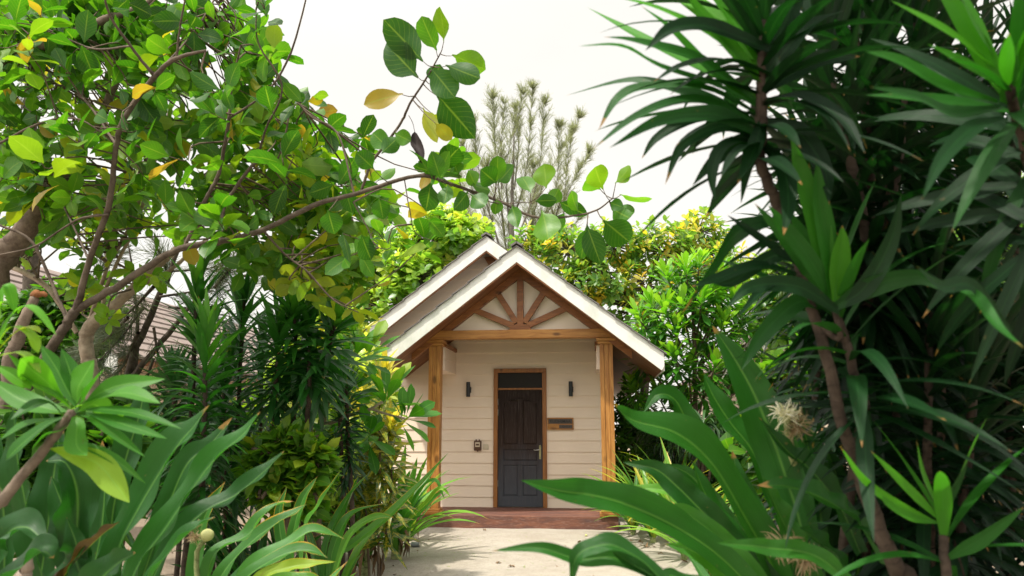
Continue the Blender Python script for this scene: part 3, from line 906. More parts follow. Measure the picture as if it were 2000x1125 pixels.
d = 27
b0 = PD(1000, 800, d); b0[2] = 0
rng = np.random.default_rng(31)
pl = []
for (x0, y0, x1, y1, w) in ((985, 420, 963, 195, .8), (995, 410, 1022, 186, .85), (1000, 400, 1040, 175, .55), (1010, 430, 1064, 205, .7), (1020, 440, 1092, 250, .6), (1030, 450, 1132, 232, .65), (1040, 470, 1150, 300, .6),
                            (975, 440, 925, 240, .6), (970, 460, 905, 285, .6), (965, 480, 900, 350, .7), (1000, 520, 950, 330, .9), (1010, 520, 1040, 330, .9), (1020, 540, 1090, 380, .9), (985, 540, 910, 420, .9), (1005, 560, 1000, 420, .9), (1040, 540, 1130, 430, .8), (980, 330, 985, 205, .5), (1005, 330, 1006, 215, .5), (1100, 400, 1118, 255, .5)):
    pl.append((PD(x0, y0 + 40, d + rng.uniform(-1, 1)), PD(x1, y1, d + rng.uniform(-1.2, 1.2)), w * 1.5))
casuarina('casuarina_tree', b0, [([b0, PD(1000, 560, d), PD(1000, 400, d), PD(1004, 260, d)], [.16, .12, .07, .02])], pl, M['needle'],
          'tall feathery grey green casuarina tree rising behind the two gable peaks', 'casuarina trees', .20, 24, .0062, 4, 0, 26)
d = 13
pl = []
for k in range(16):
    x, y = rng.uniform(20, 120), rng.uniform(20, 260)
    pl.append((PD(x, y, d + rng.uniform(-1, 1)), PD(x + rng.uniform(-50, 60), y - rng.uniform(60, 130), d), .55))
b0 = PD(60, 700, d); b0[2] = 0
casuarina('casuarina_tree', b0, [([b0, PD(60, 500, d), PD(60, 250, d), PD(70, 0, d), PD(75, -150, d)], [.14, .12, .1, .07, .03])], pl, M['needle_dark'],
          'dusky casuarina tree seen through leaves in the upper left corner', 'casuarina trees', .24, 24, .006, 5)
d = 8.5
pl = []
for (x, y, x1, y1) in ((300, 560, 200, 640), (280, 600, 180, 720), (300, 640, 340, 760), (310, 580, 420, 560), (330, 600, 460, 620), (270, 650, 190, 760), (330, 680, 420, 760), (330, 530, 430, 520), (250, 620, 150, 690), (300, 700, 240, 820), (420, 560, 470, 500), (440, 570, 490, 560), (220, 580, 170, 560), (340, 720, 430, 800), (200, 700, 130, 780), (330, 560, 300, 470), (180, 560, 240, 480), (520, 560, 590, 620), (470, 540, 560, 510)):
    pl.append((PD(x, y, d + rng.uniform(-.5, .5)), PD(x1, y1, d + rng.uniform(-.8, .8)), .32))
b0 = PD(230, 1000, d); b0[2] = 0
casuarina('casuarina_tree', b0, [([b0, PD(243, 770, d), PD(274, 666, d), PD(315, 571, d), PD(342, 506, d), PD(360, 430, d)], [.05, .045, .04, .034, .026, .008]),
                                 ([b0, PD(190, 830, d), PD(274, 720, d), PD(330, 650, d), PD(400, 560, d)], [.045, .04, .035, .03, .008]),
                                 ([PD(262, 760, d + .3), PD(268, 640, d + .3), PD(262, 560, d + .3), PD(250, 470, d + .3)], [.025, .022, .018, .006])], pl, M['needle_dark'],
          'low casuarina with leaning brown trunks and drooping needles behind the spear leaved plants', 'casuarina trees', .22, 40, .0042, 6)


# ---- background crowns ------------------------------------------------------
def crown_tree(name, base, label, cat, blobs, lmat, L, W, shape, seed, trunk, tonef, per=7, bmat='bark_dark', group=None, nu=2, nv=3, up=.5, twig=True, spread=(.7, 1.35), flat=1.0, stem=.15):
    rng = np.random.default_rng(seed)
    t = thing(name, base, label, cat, group)
    g = Geo(); gl = Geo(); gt = Geo()
    for P, R in trunk: tube(g, P, R, 7, None, .3, rng)
    hub = np.array(trunk[0][0][-1])
    for c, r, n in blobs:
        c = np.array(c); r = np.array(r)
        d_ = rnd_dir(rng, n); rr = rng.uniform(.35, 1.0, n) ** .6
        P = c + d_ * r * rr[:, None]
        if twig:
            tube(gt, [hub, (hub + c) / 2 + rng.normal(0, .15, 3) - UP * .1, c], [.05 * r[0] + .01, .03 * r[0] + .01, .012], 5, 8)
        for k in range(n):
            ax = nrm(d_[k] * .8 + UP * up + rng.normal(0, .3, 3))
            lum = tonef(rng, per, P[k], d_[k])
            sprig_leaves(gl, P[k], ax, per, L, W, lum, rng, shape, spread, .7, (.1, .7), nu, nv, .2, stem)
            if twig and k % 3 == 0:
                tube(gt, [c + (P[k] - c) * .15, c + (P[k] - c) * .6 + rng.normal(0, .05, 3), P[k]], [.016, .011, .006], 4, 5)
    g.build('trunk', M[bmat], t); gt.build('branches', M[bmat], t); gl.build('crown', lmat, t)
    return t


def blob_px(x, y, d, rx, ry, n, rz=None):
    return (PD(x, y, d), (pxr(rx, d), rz or pxr((rx + ry) / 2, d), pxr(ry, d)), n)


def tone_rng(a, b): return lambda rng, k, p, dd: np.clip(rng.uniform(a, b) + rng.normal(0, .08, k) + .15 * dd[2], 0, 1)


d = 19
b0 = PD(800, 700, d); b0[2] = 0
crown_tree('round_leaved_tree', b0, 'bright lime round leaved tree behind the left slope of the main gable', 'tree',
           [blob_px(840, 470, d, 100, 55, 150), blob_px(900, 455, d - .5, 60, 40, 85), blob_px(760, 520, d, 90, 70, 150), blob_px(690, 540, d, 80, 80, 130), blob_px(820, 540, d - .6, 90, 60, 130), blob_px(740, 600, d - .8, 80, 60, 100), blob_px(930, 465, d + .3, 40, 40, 60), blob_px(860, 430, d, 60, 30, 60), blob_px(650, 600, d, 70, 60, 80)],
           M['lf_lime'], .21, .16, 'round', 11, [([b0, PD(800, 650, d), PD(800, 590, d)], [.16, .13, .1])], tone_rng(.3, .85), 7)
d = 18
b0 = PD(1250, 760, d); b0[2] = 0
crown_tree('yellowing_tree', b0, 'loose tree with yellow and green leaves behind the right slope of the porch roof', 'tree',
           [blob_px(1110, 490, d, 70, 50, 110), blob_px(1200, 480, d, 75, 55, 130), blob_px(1290, 490, d, 65, 60, 120), blob_px(1370, 455, d + .5, 50, 50, 90), blob_px(1390, 520, d, 60, 60, 90), blob_px(1140, 560, d - .4, 60, 50, 80), blob_px(1180, 540, d - .5, 70, 50, 70), blob_px(1260, 560, d - .5, 60, 60, 60), blob_px(1080, 460, d + .5, 50, 30, 36), blob_px(1340, 580, d, 70, 60, 50), blob_px(1450, 540, d + .5, 55, 60, 60), blob_px(1030, 480, d + .6, 40, 40, 50), blob_px(1230, 610, d, 70, 60, 70)],
           M['lf_yellow'], .22, .11, 'ovate', 12, [([b0, PD(1260, 690, d), PD(1255, 600, d)], [.12, .1, .07])], lambda rng, k, p, dd: np.clip(rng.choice([.15, .35, .5, .78, .85], p=[.2, .28, .25, .15, .12]) + rng.normal(0, .09, k), 0, 1), 6, up=.7)
d = 22
for i, (x, y, rx, ry, lab) in enumerate(((1560, 560, 90, 110, 'green backdrop tree between the pale villa and the palm fronds'), (1760, 560, 150, 150, 'dense backdrop tree glimpsed through the dark spear leaves on the right'), (1960, 480, 130, 170, 'far right backdrop tree behind the tallest dark canes'))):
    dd = d + i; b0 = PD(x, 780, dd - 8); b0[2] = 0; dd -= 8
    crown_tree('backdrop_tree', b0, lab, 'tree', [blob_px(x - rx * .5, y, dd, rx * .7, ry * .7, 110), blob_px(x + rx * .5, y - ry * .2, dd, rx * .7, ry * .8, 110), blob_px(x, y + ry * .6, dd, rx, ry * .6, 110), blob_px(x, y - ry * .5, dd, rx * .6, ry * .5, 60)],
               M['lf_lime'], .22, .13, 'ovate', 40 + i, [([b0, PD(x, 720, dd), PD(x, 620, dd)], [.12, .1, .07])], tone_rng(.2, .6), 6, group='trees behind the right garden')
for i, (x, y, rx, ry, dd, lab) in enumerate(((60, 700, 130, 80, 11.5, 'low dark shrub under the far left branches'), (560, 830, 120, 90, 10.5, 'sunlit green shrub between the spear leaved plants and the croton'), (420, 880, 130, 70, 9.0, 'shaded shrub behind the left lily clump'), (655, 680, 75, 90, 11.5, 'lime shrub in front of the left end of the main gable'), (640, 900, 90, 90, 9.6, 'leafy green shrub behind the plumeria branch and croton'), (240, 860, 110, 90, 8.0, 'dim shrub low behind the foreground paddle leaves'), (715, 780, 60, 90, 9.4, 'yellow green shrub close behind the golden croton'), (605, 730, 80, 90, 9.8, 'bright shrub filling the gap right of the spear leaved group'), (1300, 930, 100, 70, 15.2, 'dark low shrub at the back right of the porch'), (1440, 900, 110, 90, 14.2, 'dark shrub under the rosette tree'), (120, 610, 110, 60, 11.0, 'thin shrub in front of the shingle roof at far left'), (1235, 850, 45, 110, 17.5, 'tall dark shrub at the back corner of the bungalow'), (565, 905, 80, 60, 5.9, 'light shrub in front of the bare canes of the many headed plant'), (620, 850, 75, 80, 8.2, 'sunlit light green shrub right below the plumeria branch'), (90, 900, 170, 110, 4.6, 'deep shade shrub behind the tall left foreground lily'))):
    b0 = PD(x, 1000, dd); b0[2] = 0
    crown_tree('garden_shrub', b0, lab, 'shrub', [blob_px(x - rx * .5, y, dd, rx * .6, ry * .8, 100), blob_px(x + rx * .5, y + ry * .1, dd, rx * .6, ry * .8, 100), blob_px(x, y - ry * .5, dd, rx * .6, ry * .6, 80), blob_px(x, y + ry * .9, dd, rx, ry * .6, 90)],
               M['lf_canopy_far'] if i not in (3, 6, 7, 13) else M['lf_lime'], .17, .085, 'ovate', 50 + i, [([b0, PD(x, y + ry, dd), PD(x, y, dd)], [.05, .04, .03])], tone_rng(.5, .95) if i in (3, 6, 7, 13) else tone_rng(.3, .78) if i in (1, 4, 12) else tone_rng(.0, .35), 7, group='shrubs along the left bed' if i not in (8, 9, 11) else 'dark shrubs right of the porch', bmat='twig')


# ---- rosette tree right of the porch ----------------------------------------
def rosette_tree():
    rng = np.random.default_rng(21); d = 13.4
    b0 = PD(1365, 900, d); b0[2] = 0
    t = thing('rosette_tree', b0, 'glossy green tree of stacked leaf rosettes right of the porch roof', 'tree')
    g = Geo(); gl = Geo()
    tube(g, [b0, PD(1360, 800, d), PD(1356, 700, d), PD(1352, 580, d)], [.05, .045, .038, .03], 7, None, .3, rng)
    tube(g, [PD(1362, 850, d), PD(1390, 820, d), PD(1430, 770, d)], [.03, .028, .02], 6)
    ros = [(1305, 545, .25), (1340, 530, 0), (1365, 520, .1), (1400, 560, -.1), (1275, 600, .2), (1300, 610, -.2), (1335, 600, -.3), (1400, 600, 0), (1430, 590, .2), (1450, 620, .3), (1250, 625, .1), (1320, 650, -.4), (1410, 640, -.3), (1370, 640, .2),
           (1320, 700, -.5), (1345, 725, -.2), (1395, 720, -.5), (1425, 705, 0), (1450, 720, .2), (1290, 690, .1), (1370, 590, -.4), (1465, 660, .4), (1300, 740, .2), (1375, 760, 0), (1490, 720, .3), (1360, 690, .5), (1250, 700, .5), (1290, 780, .4), (1430, 770, .4), (1240, 760, .6), (1330, 570, .5), (1380, 660, .6), (1290, 650, .6), (1440, 660, .8), (1340, 790, .5), (1400, 790, .6), (1480, 780, .6), (1260, 660, .9), (1410, 535, .6), (1470, 600, .9)]
    for x, y, dz in ros:
        p = PD(x, y, d + dz); hubp = PD(1354 + (x - 1354) * .35, min(y + 70, 860), d)
        tube(g, [hubp, (hubp + p) / 2 - UP * .05, p - UP * .02], [.022, .018, .014], 5, 7)
        k = 58
        ax = nrm(np.array([(x - 1354) / 320, rng.normal(-.15, .15), 1.0]))
        tn = np.clip(np.linspace(.15, .95, k) + rng.normal(0, .08, k) + rng.uniform(-.1, .1), 0, 1)
        sprig_leaves(gl, p + ax * .03, ax, k, .40, .088, tn, rng, 'paddle', (.25, 2.1), .25, (.1, .7), 2, 5, .22, .26, .12)
    g.build('trunk', M['twig'], t); gl.build('crown', M['lf_rosette'], t)


rosette_tree()


# ---- palm fronds far right --------------------------------------------------
def palm():
    rng = np.random.default_rng(77); d = 12.5
    b0 = PD(1690, 900, d); b0[2] = 0
    t = thing('coconut_palm', b0, 'slender palm whose feathery fronds show through the gap in the dark canes', 'palm tree')
    g = Geo(); gl = Geo(); hub = PD(1690, 470, d)
    tube(g, [b0, PD(1695, 700, d), hub], [.12, .1, .08], 8)
    for x, y, sag in ((1560, 360, .1), (1600, 330, .1), (1530, 480, .35), (1520, 570, .45), (1500, 640, .5), (1640, 280, 0), (1760, 320, .1), (1830, 420, .3), (1580, 430, .25), (1850, 560, .5)):
        e = PD(x, y, d + rng.uniform(-.8, .8)); C = catmull([hub, (hub + e) / 2 + UP * .35, e], 30)
        tube(g, [hub, (hub + e) / 2 + UP * .35, e], [.02, .014, .005], 5, 12)
        T = nrm(np.gradient(C, axis=0)); S = nrm(np.cross(T, UP))
        for sg in (1, -1):
            for o in (0, .5):
                Cc = C[4:-1] * (1 - o) + C[5:] * o; k = len(Cc)
                D = nrm(S[4:-1] * sg + T[4:-1] * .7 - UP * .35 + rng.normal(0, .08, (k, 3)))
                leaves(gl, Cc, D, np.tile(UP, (k, 1)) + .2 * rnd_dir(rng, k), .55 * np.sin(np.linspace(.5, 2.9, k)) + .08, .03, .5, 'lance', 2, 3, .3, tone=rng.random(k))
    g.build('trunk', M['bark_pale'], t); gl.build('fronds', M['lf_palm'], t)


palm()


# ---- the big broad-leaved tree on the left ----------------------------------
def big_tree():
    rng = np.random.default_rng(101)
    b0 = PD(-30, 1311, 5.2); b0[2] = 0
    t = thing('broad_leaved_tree', b0, 'large broad leaved tree at left whose long bough reaches across above the porch roof', 'tree')
    skel = []

    def limb(name, pts, n=9, parent=t):
        g = Geo(); C = px_tube(g, [(a, b, c_, r_ * .86) for a, b, c_, r_ in pts], n, None, rng); skel.append(C)
        return g.build(name, M['bark_bough'], parent)
    limb('trunk', [(-30, 1311, 5.2, 17), (-20, 1000, 5.2, 15), (20, 860, 5.2, 13), (76, 723, 5.15, 11.5), (120, 650, 5.1, 11), (148, 607, 5.1, 11)], 11)
    limb('bough', [(148, 607, 5.1, 9), (228, 560, 5.05, 8.5), (304, 510, 5, 8), (361, 482, 4.95, 7.5), (430, 472, 4.9, 7), (513, 449, 4.85, 6.2), (616, 400, 4.8, 5.5), (692, 379, 4.75, 5), (813, 344, 4.65, 4.5), (877, 358, 4.6, 4), (970, 391, 4.55, 3.6), (1048, 425, 4.5, 3), (1122, 421, 4.45, 2.4), (1164, 411, 4.4, 2), (1196, 388, 4.4, 1.5)])
    limb('bough', [(148, 607, 5.1, 8.5), (175, 510, 5.0, 7), (213, 398, 4.9, 6.5), (228, 284, 4.8, 6.3), (245, 228, 4.75, 6.2), (302, 149, 4.7, 6), (345, 114, 4.65, 5), (402, 99, 4.6, 3)])
    limb('branch', [(706, 372, 4.75, 3.6), (725, 319, 4.7, 3.4), (757, 277, 4.65, 3.2), (785, 236, 4.6, 3), (803, 199, 4.55, 2.6), (836, 148, 4.5, 2.2), (859, 106, 4.5, 1.5)], 7)
    limb('branch', [(302, 149, 4.7, 4), (255, 90, 4.6, 3.2), (215, 30, 4.5, 2.8), (195, -40, 4.4, 2)], 7)
    limb('branch', [(345, 114, 4.65, 3), (352, 50, 4.6, 2.4), (365, -20, 4.5, 1.6)], 6)
    limb('branch', [(361, 482, 5, 4.5), (398, 398, 5.0, 4.8), (427, 338, 5, 4.5), (448, 231, 4.9, 4), (451, 178, 4.9, 3), (470, 90, 4.8, 2)], 7)
    limb('branch', [(430, 472, 4.9, 4.5), (441, 398, 5.0, 4), (501, 316, 5, 3.8), (535, 320, 5, 2), (555, 274, 4.9, 2.2), (565, 220, 4.9, 2)], 7)
    limb('branch', [(501, 316, 5, 3), (520, 250, 4.9, 2.5), (551, 171, 4.8, 2.3), (505, 85, 4.7, 1.8), (500, 20, 4.7, 1.4)], 6)
    limb('branch', [(448, 231, 4.9, 3), (520, 180, 4.9, 2.6), (565, 110, 4.9, 2.4), (597, 0, 4.8, 2), (605, -60, 4.8, 1.2)], 6)
    limb('branch', [(692, 379, 4.75, 2.6), (660, 262, 4.9, 2.2), (610, 230, 5, 2), (580, 200, 5, 1.4)], 6)
    limb('branch', [(130, 625, 5.1, 4.5), (100, 550, 5.2, 4), (60, 470, 5.2, 3.5), (0, 440, 5.2, 3), (-40, 420, 5.2, 2)], 6)
    limb('branch', [(513, 449, 4.85, 2.6), (560, 500, 5, 2.4), (600, 530, 5, 2.2), (650, 585, 5, 1.8), (700, 610, 5, 1.2)], 6)
    limb('branch', [(213, 419, 4.9, 3), (150, 430, 4.9, 2.6), (70, 480, 5, 2.2), (-10, 500, 5, 1.6)], 6)
    limb('branch', [(-20, 290, 5, 3), (80, 240, 5, 2.6), (150, 232, 5, 1.8), (200, 260, 5, 1.2)], 6)
    limb('branch', [(255, 90, 4.7, 2.6), (180, 95, 5.2, 2.3), (100, 60, 5.6, 2), (30, 30, 5.9, 1.4)], 6)
    limb('branch', [(228, 284, 4.85, 3.2), (160, 190, 5.3, 2.8), (90, 150, 5.7, 2.2), (10, 60, 6.0, 1.5)], 6)
    limb('branch', [(160, 190, 5.3, 2.2), (170, 110, 5.7, 1.8), (150, 20, 6, 1.2)], 6)
    limb('branch', [(302, 149, 4.8, 2.4), (380, 60, 5.4, 2), (430, -20, 5.8, 1.4)], 6)
    limb('branch', [(175, 510, 5.05, 2.6), (110, 380, 5.6, 2.2), (40, 330, 5.9, 1.6)], 6)
    limb('branch', [(690, 395, 4.8, 1.6), (715, 440, 4.75, 1.5), (735, 480, 4.7, 1.3), (762, 484, 4.7, 1), (760, 455, 4.7, .8)], 5)
    limb('branch', [(790, 350, 4.7, 1.5), (800, 410, 4.6, 1.3), (812, 455, 4.6, 1.1), (850, 472, 4.6, .8)], 5)
    limb('branch', [(900, 365, 4.6, 1.6), (960, 395, 4.5, 1.4), (1035, 395, 4.5, 1)], 5)
    SK = np.vstack(skel)
    gl = Geo(); gt = Geo()
    regs = [(130, 120, 200, 160, 70), (400, 150, 150, 160, 64), (200, 330, 230, 110, 50), (520, 280, 90, 110, 34), (480, 410, 160, 55, 30), (690, 320, 110, 60, 20), (680, 430, 100, 45, 15), (860, 330, 60, 28, 5), (55, 430, 90, 70, 16), (500, 50, 60, 70, 14), (30, 40, 80, 80, 16), (610, 480, 80, 50, 10), (820, 420, 60, 40, 4), (620, 250, 40, 60, 8), (690, 585, 40, 30, 4), (610, 550, 45, 35, 5)]
    for x, y, rx, ry, n in regs:
        for _ in range(int(n * .72)):
            a = rng.uniform(0, 6.28); r = math.sqrt(rng.random())
            px, py, dd = x + rx * r * math.cos(a), y + ry * r * math.sin(a), (rng.uniform(5.2, 7.0) if rng.random() < .9 else rng.uniform(4.4, 5.2))
            P = PD(px, py, dd)
            Q = near(SK, P, rng)
            ln = np.linalg.norm(P - Q)
            ax = nrm((P - Q) / max(ln, .01) + UP * rng.uniform(-.1, .7) + rng.normal(0, .35, 3))
            tube(gt, [Q, Q + (P - Q) * .55 + rng.normal(0, .05, 3) * min(1, ln), P - ax * .1, P], [.005 + .003 * min(ln, 1), .0048, .0036, .0025], 4, 9)
            k = int(rng.integers(5, 9))
            base = rng.uniform(.12, .78)
            if py > 540: base = rng.uniform(.6, .9)
            tn = np.clip(base + rng.normal(0, .1, k), 0, .86)
            tn = np.where(rng.random(k) < .035, rng.uniform(.9, 1, k), tn)
            if 540 < px < 660 and py < 170: tn = np.clip(tn + .4, 0, .97)
            q_ = rng.uniform(.14, .24); sprig_leaves(gl, P, ax, k, q_, q_ * rng.uniform(.5, .66), tn, rng, 'ovate' if rng.random() < .5 else 'round', (.55, 1.5), .6, (.1, .9), 2, 6, .18, .22, .4)
    # leaves of the two reaching shoots, one by one
    H = [(826, 120, 766, 51, 46, .12), (817, 152, 752, 85, 50, .08), (853, 99, 824, 39, 34, .45), (867, 83, 866, 18, 38, .72), (883, 107, 942, 134, 36, .68), (870, 127, 933, 152, 32, .15), (843, 134, 884, 185, 42, .2), (853, 185, 924, 263, 56, .1), (787, 183, 716, 199, 30, .97), (826, 210, 852, 273, 24, .88),
         (845, 165, 858, 130, 30, .3), (1178, 370, 1159, 326, 34, .72), (1201, 358, 1233, 330, 26, .7), (1210, 379, 1266, 398, 30, .66), (1194, 407, 1233, 430, 36, .4), (1173, 370, 1143, 354, 30, .6), (1178, 430, 1224, 467, 44, .2), (1146, 439, 1171, 511, 34, .15), (1145, 444, 1136, 499, 24, .3), (1058, 411, 1076, 471, 42, .62), (1085, 420, 1105, 448, 30, .2), (1090, 393, 1145, 421, 24, .05), (1044, 393, 1085, 391, 20, .1),
         (1067, 368, 1065, 326, 36, .7), (1037, 377, 1021, 340, 28, .5), (970, 356, 973, 309, 26, .5), (970, 358, 940, 333, 34, .3), (972, 358, 1002, 324, 26, .4), (919, 361, 956, 370, 24, .5), (896, 342, 884, 314, 26, .45), (914, 374, 891, 407, 30, .25), (920, 380, 947, 402, 30, .35), (970, 388, 967, 416, 24, .5), (669, 453, 683, 508, 32, .12), (706, 458, 720, 502, 32, .15), (1075, 400, 1090, 372, 22, .6), (1130, 415, 1110, 375, 22, .55), (1190, 395, 1215, 405, 20, .3), (930, 365, 915, 335, 24, .6), (640, 410, 652, 455, 34, .2), (740, 385, 748, 425, 28, .35),
         (860, 350, 845, 300, 26, .4), (850, 350, 880, 300, 24, .5), (1000, 400, 1010, 440, 22, .4), (875, 360, 868, 395, 24, .4), (843, 220, 872, 262, 26, .86), (850, 240, 880, 270, 22, .9), (760, 290, 730, 262, 30, .4), (745, 300, 775, 270, 26, .3), (770, 260, 800, 275, 24, .5), (730, 330, 700, 300, 30, .3)]
    cam = -_f
    for bx, by, tx, ty, w, tn in H:
        dd = 4.42 + rng.uniform(-.1, .1); a = PD(bx, by, dd); b = PD(tx, ty, dd + rng.uniform(-.12, .12))
        D = b - a; Ln = np.linalg.norm(D); nn = nrm(cam * rng.choice([1, -1]) + rng.normal(0, .35, 3))
        # most of these are seen from below: upper side turned away from the viewer
        leaves(gl, [a], [D], [nn], [Ln * 1.1], [pxr(w, dd) * 1.36], [rng.uniform(-.25, .5)], 'round' if rng.random() < .6 else 'ovate', 4, 9, .18, .15, [tn], rng, petiole=.1)
        Q = SK[np.argmin(((SK - a) ** 2).sum(1))]
        tube(gt, [Q, (Q + a) / 2 - UP * .01, a + D * .06], [.0035, .0025, .002], 4, 5)
    tg = gt.build('twigs', M['twig'], t); gl.build('crown', M['lf_canopy'], t)
    # one dead leaf hanging
    g = Geo(); P = [PD(810, 257, 4.5), PD(812, 280, 4.5), PD(820, 300, 4.48), PD(823, 320, 4.47)]
    ribbon(g, P, .066, -_f, 'ovate', 4, 14, .8, .3, .5, (0, .4), rng)
    tube(g, [PD(798, 225, 4.55), PD(806, 240, 4.5), PD(810, 258, 4.5)], [.002] * 3, 4)
    tag(g.build('dead_leaf', M['deaddark'], t), 'dark curled dead leaf')


big_tree()


def second_tree():
    rng = np.random.default_rng(202); d = 7.2
    b0 = PD(190, 1300, d); b0[2] = 0
    t = thing('pale_barked_tree', b0, 'pale barked tree with smooth forked trunk behind the broad leaved tree', 'tree')
    skel = []; g = Geo()
    for pts in ([(185, 1180, d, 16), (178, 760, d, 14), (172, 700, d, 13.5), (168, 660, d, 13.5), (184, 628, d, 13), (228, 594, d, 10.5), (281, 544, d, 8), (361, 468, d, 6), (400, 400, d, 4.5), (430, 300, d, 4)],
                [(165, 655, d, 4.5), (190, 580, d, 4), (215, 510, d, 3.6), (255, 440, d, 4), (280, 360, d, 3)],
                [(200, 620, d, 4.5), (205, 570, d, 4), (235, 500, d, 3.5), (265, 440, d, 4), (300, 330, d, 3)],
                [(150, 650, d, 4.5), (120, 600, d, 4.5), (85, 555, d, 5.5), (20, 520, d, 5), (-40, 500, d, 4)],
                [(228, 594, d, 4.5), (270, 560, d, 4), (330, 530, d, 4), (400, 470, d, 3), (480, 420, d, 2)],
                [(361, 468, d, 5), (450, 380, d, 4), (560, 350, d, 3), (640, 330, d, 2)]):
        skel.append(px_tube(g, pts, 9, None, rng, .05))
    g.build('trunk', M['bark_pale'], t)
    gl = Geo(); gt = Geo(); SK = np.vstack(skel)
    for x, y, rx, ry, n in ((150, 200, 220, 180, 30), (430, 220, 170, 150, 30), (540, 360, 120, 80, 20), (330, 390, 200, 60, 24), (680, 380, 100, 60, 14), (100, 440, 130, 70, 34), (220, 560, 120, 60, 14), (60, 60, 120, 100, 22), (600, 500, 110, 60, 26), (680, 540, 60, 50, 16)):
        for _ in range(n):
            a = rng.uniform(0, 6.28); r = math.sqrt(rng.random())
            P = PD(x + rx * r * math.cos(a), y + ry * r * math.sin(a), rng.uniform(6.4, 8.2) if x < 400 else rng.uniform(5.3, 6.5))
            Q = near(SK, P, rng); ln = np.linalg.norm(P - Q)
            ax = nrm((P - Q) / max(ln, .01) + UP * rng.uniform(0, .8) + rng.normal(0, .4, 3))
            if ln < 1.3 or rng.random() < .3: tube(gt, [Q, Q + (P - Q) * .55 + rng.normal(0, .08, 3), P], [.012, .009, .004], 4, 7)
            k = int(rng.integers(5, 9)); tn = np.clip(rng.uniform(.35, .9) + rng.normal(0, .1, k), 0, .95)
            q_ = rng.uniform(.13, .2); sprig_leaves(gl, P, ax, k, q_, q_ * .58, tn, rng, 'ovate', (.55, 1.5), .6, (.1, .9), 2, 5, .18, .22, .4)
    gt.build('twigs', M['twig'], t); gl.build('crown', M['lf_canopy_far'], t)
    d = 6.0
    b0 = PD(-120, 1200, d); b0[2] = 0
    t = thing('leaning_tree', b0, 'thick grey trunk leaning in from the left edge, with a bough along the top', 'tree')
    g = Geo()
    C1 = px_tube(g, [(-140, 1263, d, 32), (-120, 800, d, 30), (-60, 620, d, 28), (0, 515, d, 24), (40, 460, d, 21), (82, 398, d, 18), (142, 309, d, 13), (200, 220, d, 9), (240, 120, d, 6)], 11, None, rng, .12)
    g.build('trunk', M['bark'], t)
    g = Geo(); C2 = px_tube(g, [(-140, 330, 5.6, 18), (-60, 190, 5.6, 16), (0, 118, 5.6, 14), (96, 85, 5.6, 11), (150, 62, 5.6, 9.5), (196, 43, 5.6, 8.5), (284, 7, 5.6, 6), (360, -50, 5.6, 4)], 10, None, rng, .12)
    px_tube(g, [(-120, 800, d, 16), (-150, 560, 5.8, 17), (-140, 330, 5.6, 18)], 10, None, rng, .1)
    g.build('bough', M['bark'], t)
    gl = Geo(); gt = Geo(); SK = np.vstack([C1, C2])
    for x, y, rx, ry, n in ((100, 50, 160, 60, 30), (60, 300, 90, 80, 14), (230, 40, 120, 50, 20)):
        for _ in range(n):
            a = rng.uniform(0, 6.28); r = math.sqrt(rng.random()); P = PD(x + rx * r * math.cos(a), y + ry * r * math.sin(a), rng.uniform(5.4, 6.6))
            Q = near(SK, P, rng, 12); ax = nrm(nrm(P - Q) + UP * .4 + rng.normal(0, .4, 3))
            
            if np.linalg.norm(P - Q) < .75:
                gt = Geo(); tube(gt, [Q, (P + Q) / 2 + rng.normal(0, .05, 3), P], [.006, .005, .003], 4, 7); gt.build('twig', M['twig'], t)
            k = 7; sprig_leaves(gl, P, ax, k, .21, .13, np.clip(rng.uniform(.15, .6) + rng.normal(0, .1, k), 0, .9), rng, 'ovate', (.55, 1.5), .6, (.1, .9), 2, 5, .18, .22, .4)
    gl.build('crown', M['lf_canopy'], t)
    # cut stump branch
    d = 4.6; b0 = PD(20, 1300, d); b0[2] = 0
    g = Geo(); px_tube(g, [(0, 1373, d, 15), (10, 800, d, 14), (35, 660, d, 12), (68, 582, d, 9)], 9, None, rng)
    C = PD(68, 580, d)
    t = thing('lopped_sapling', b0, 'lopped bare sapling with a rusty cut end at the left edge', 'tree')
    g.build('trunk', M['bark'], t)
    g = Geo(); tube(g, [PD(60, 580, d), PD(72, 574, d), PD(90, 577, d)], [.016, .024, .014], 8, 8, .3, rng); g.build('cut_end', M['rust'], t)


M['rust'] = plain('rusty_cut_wood', (.30, .12, .04), .9, .6, 30, bump=.7)
second_tree()


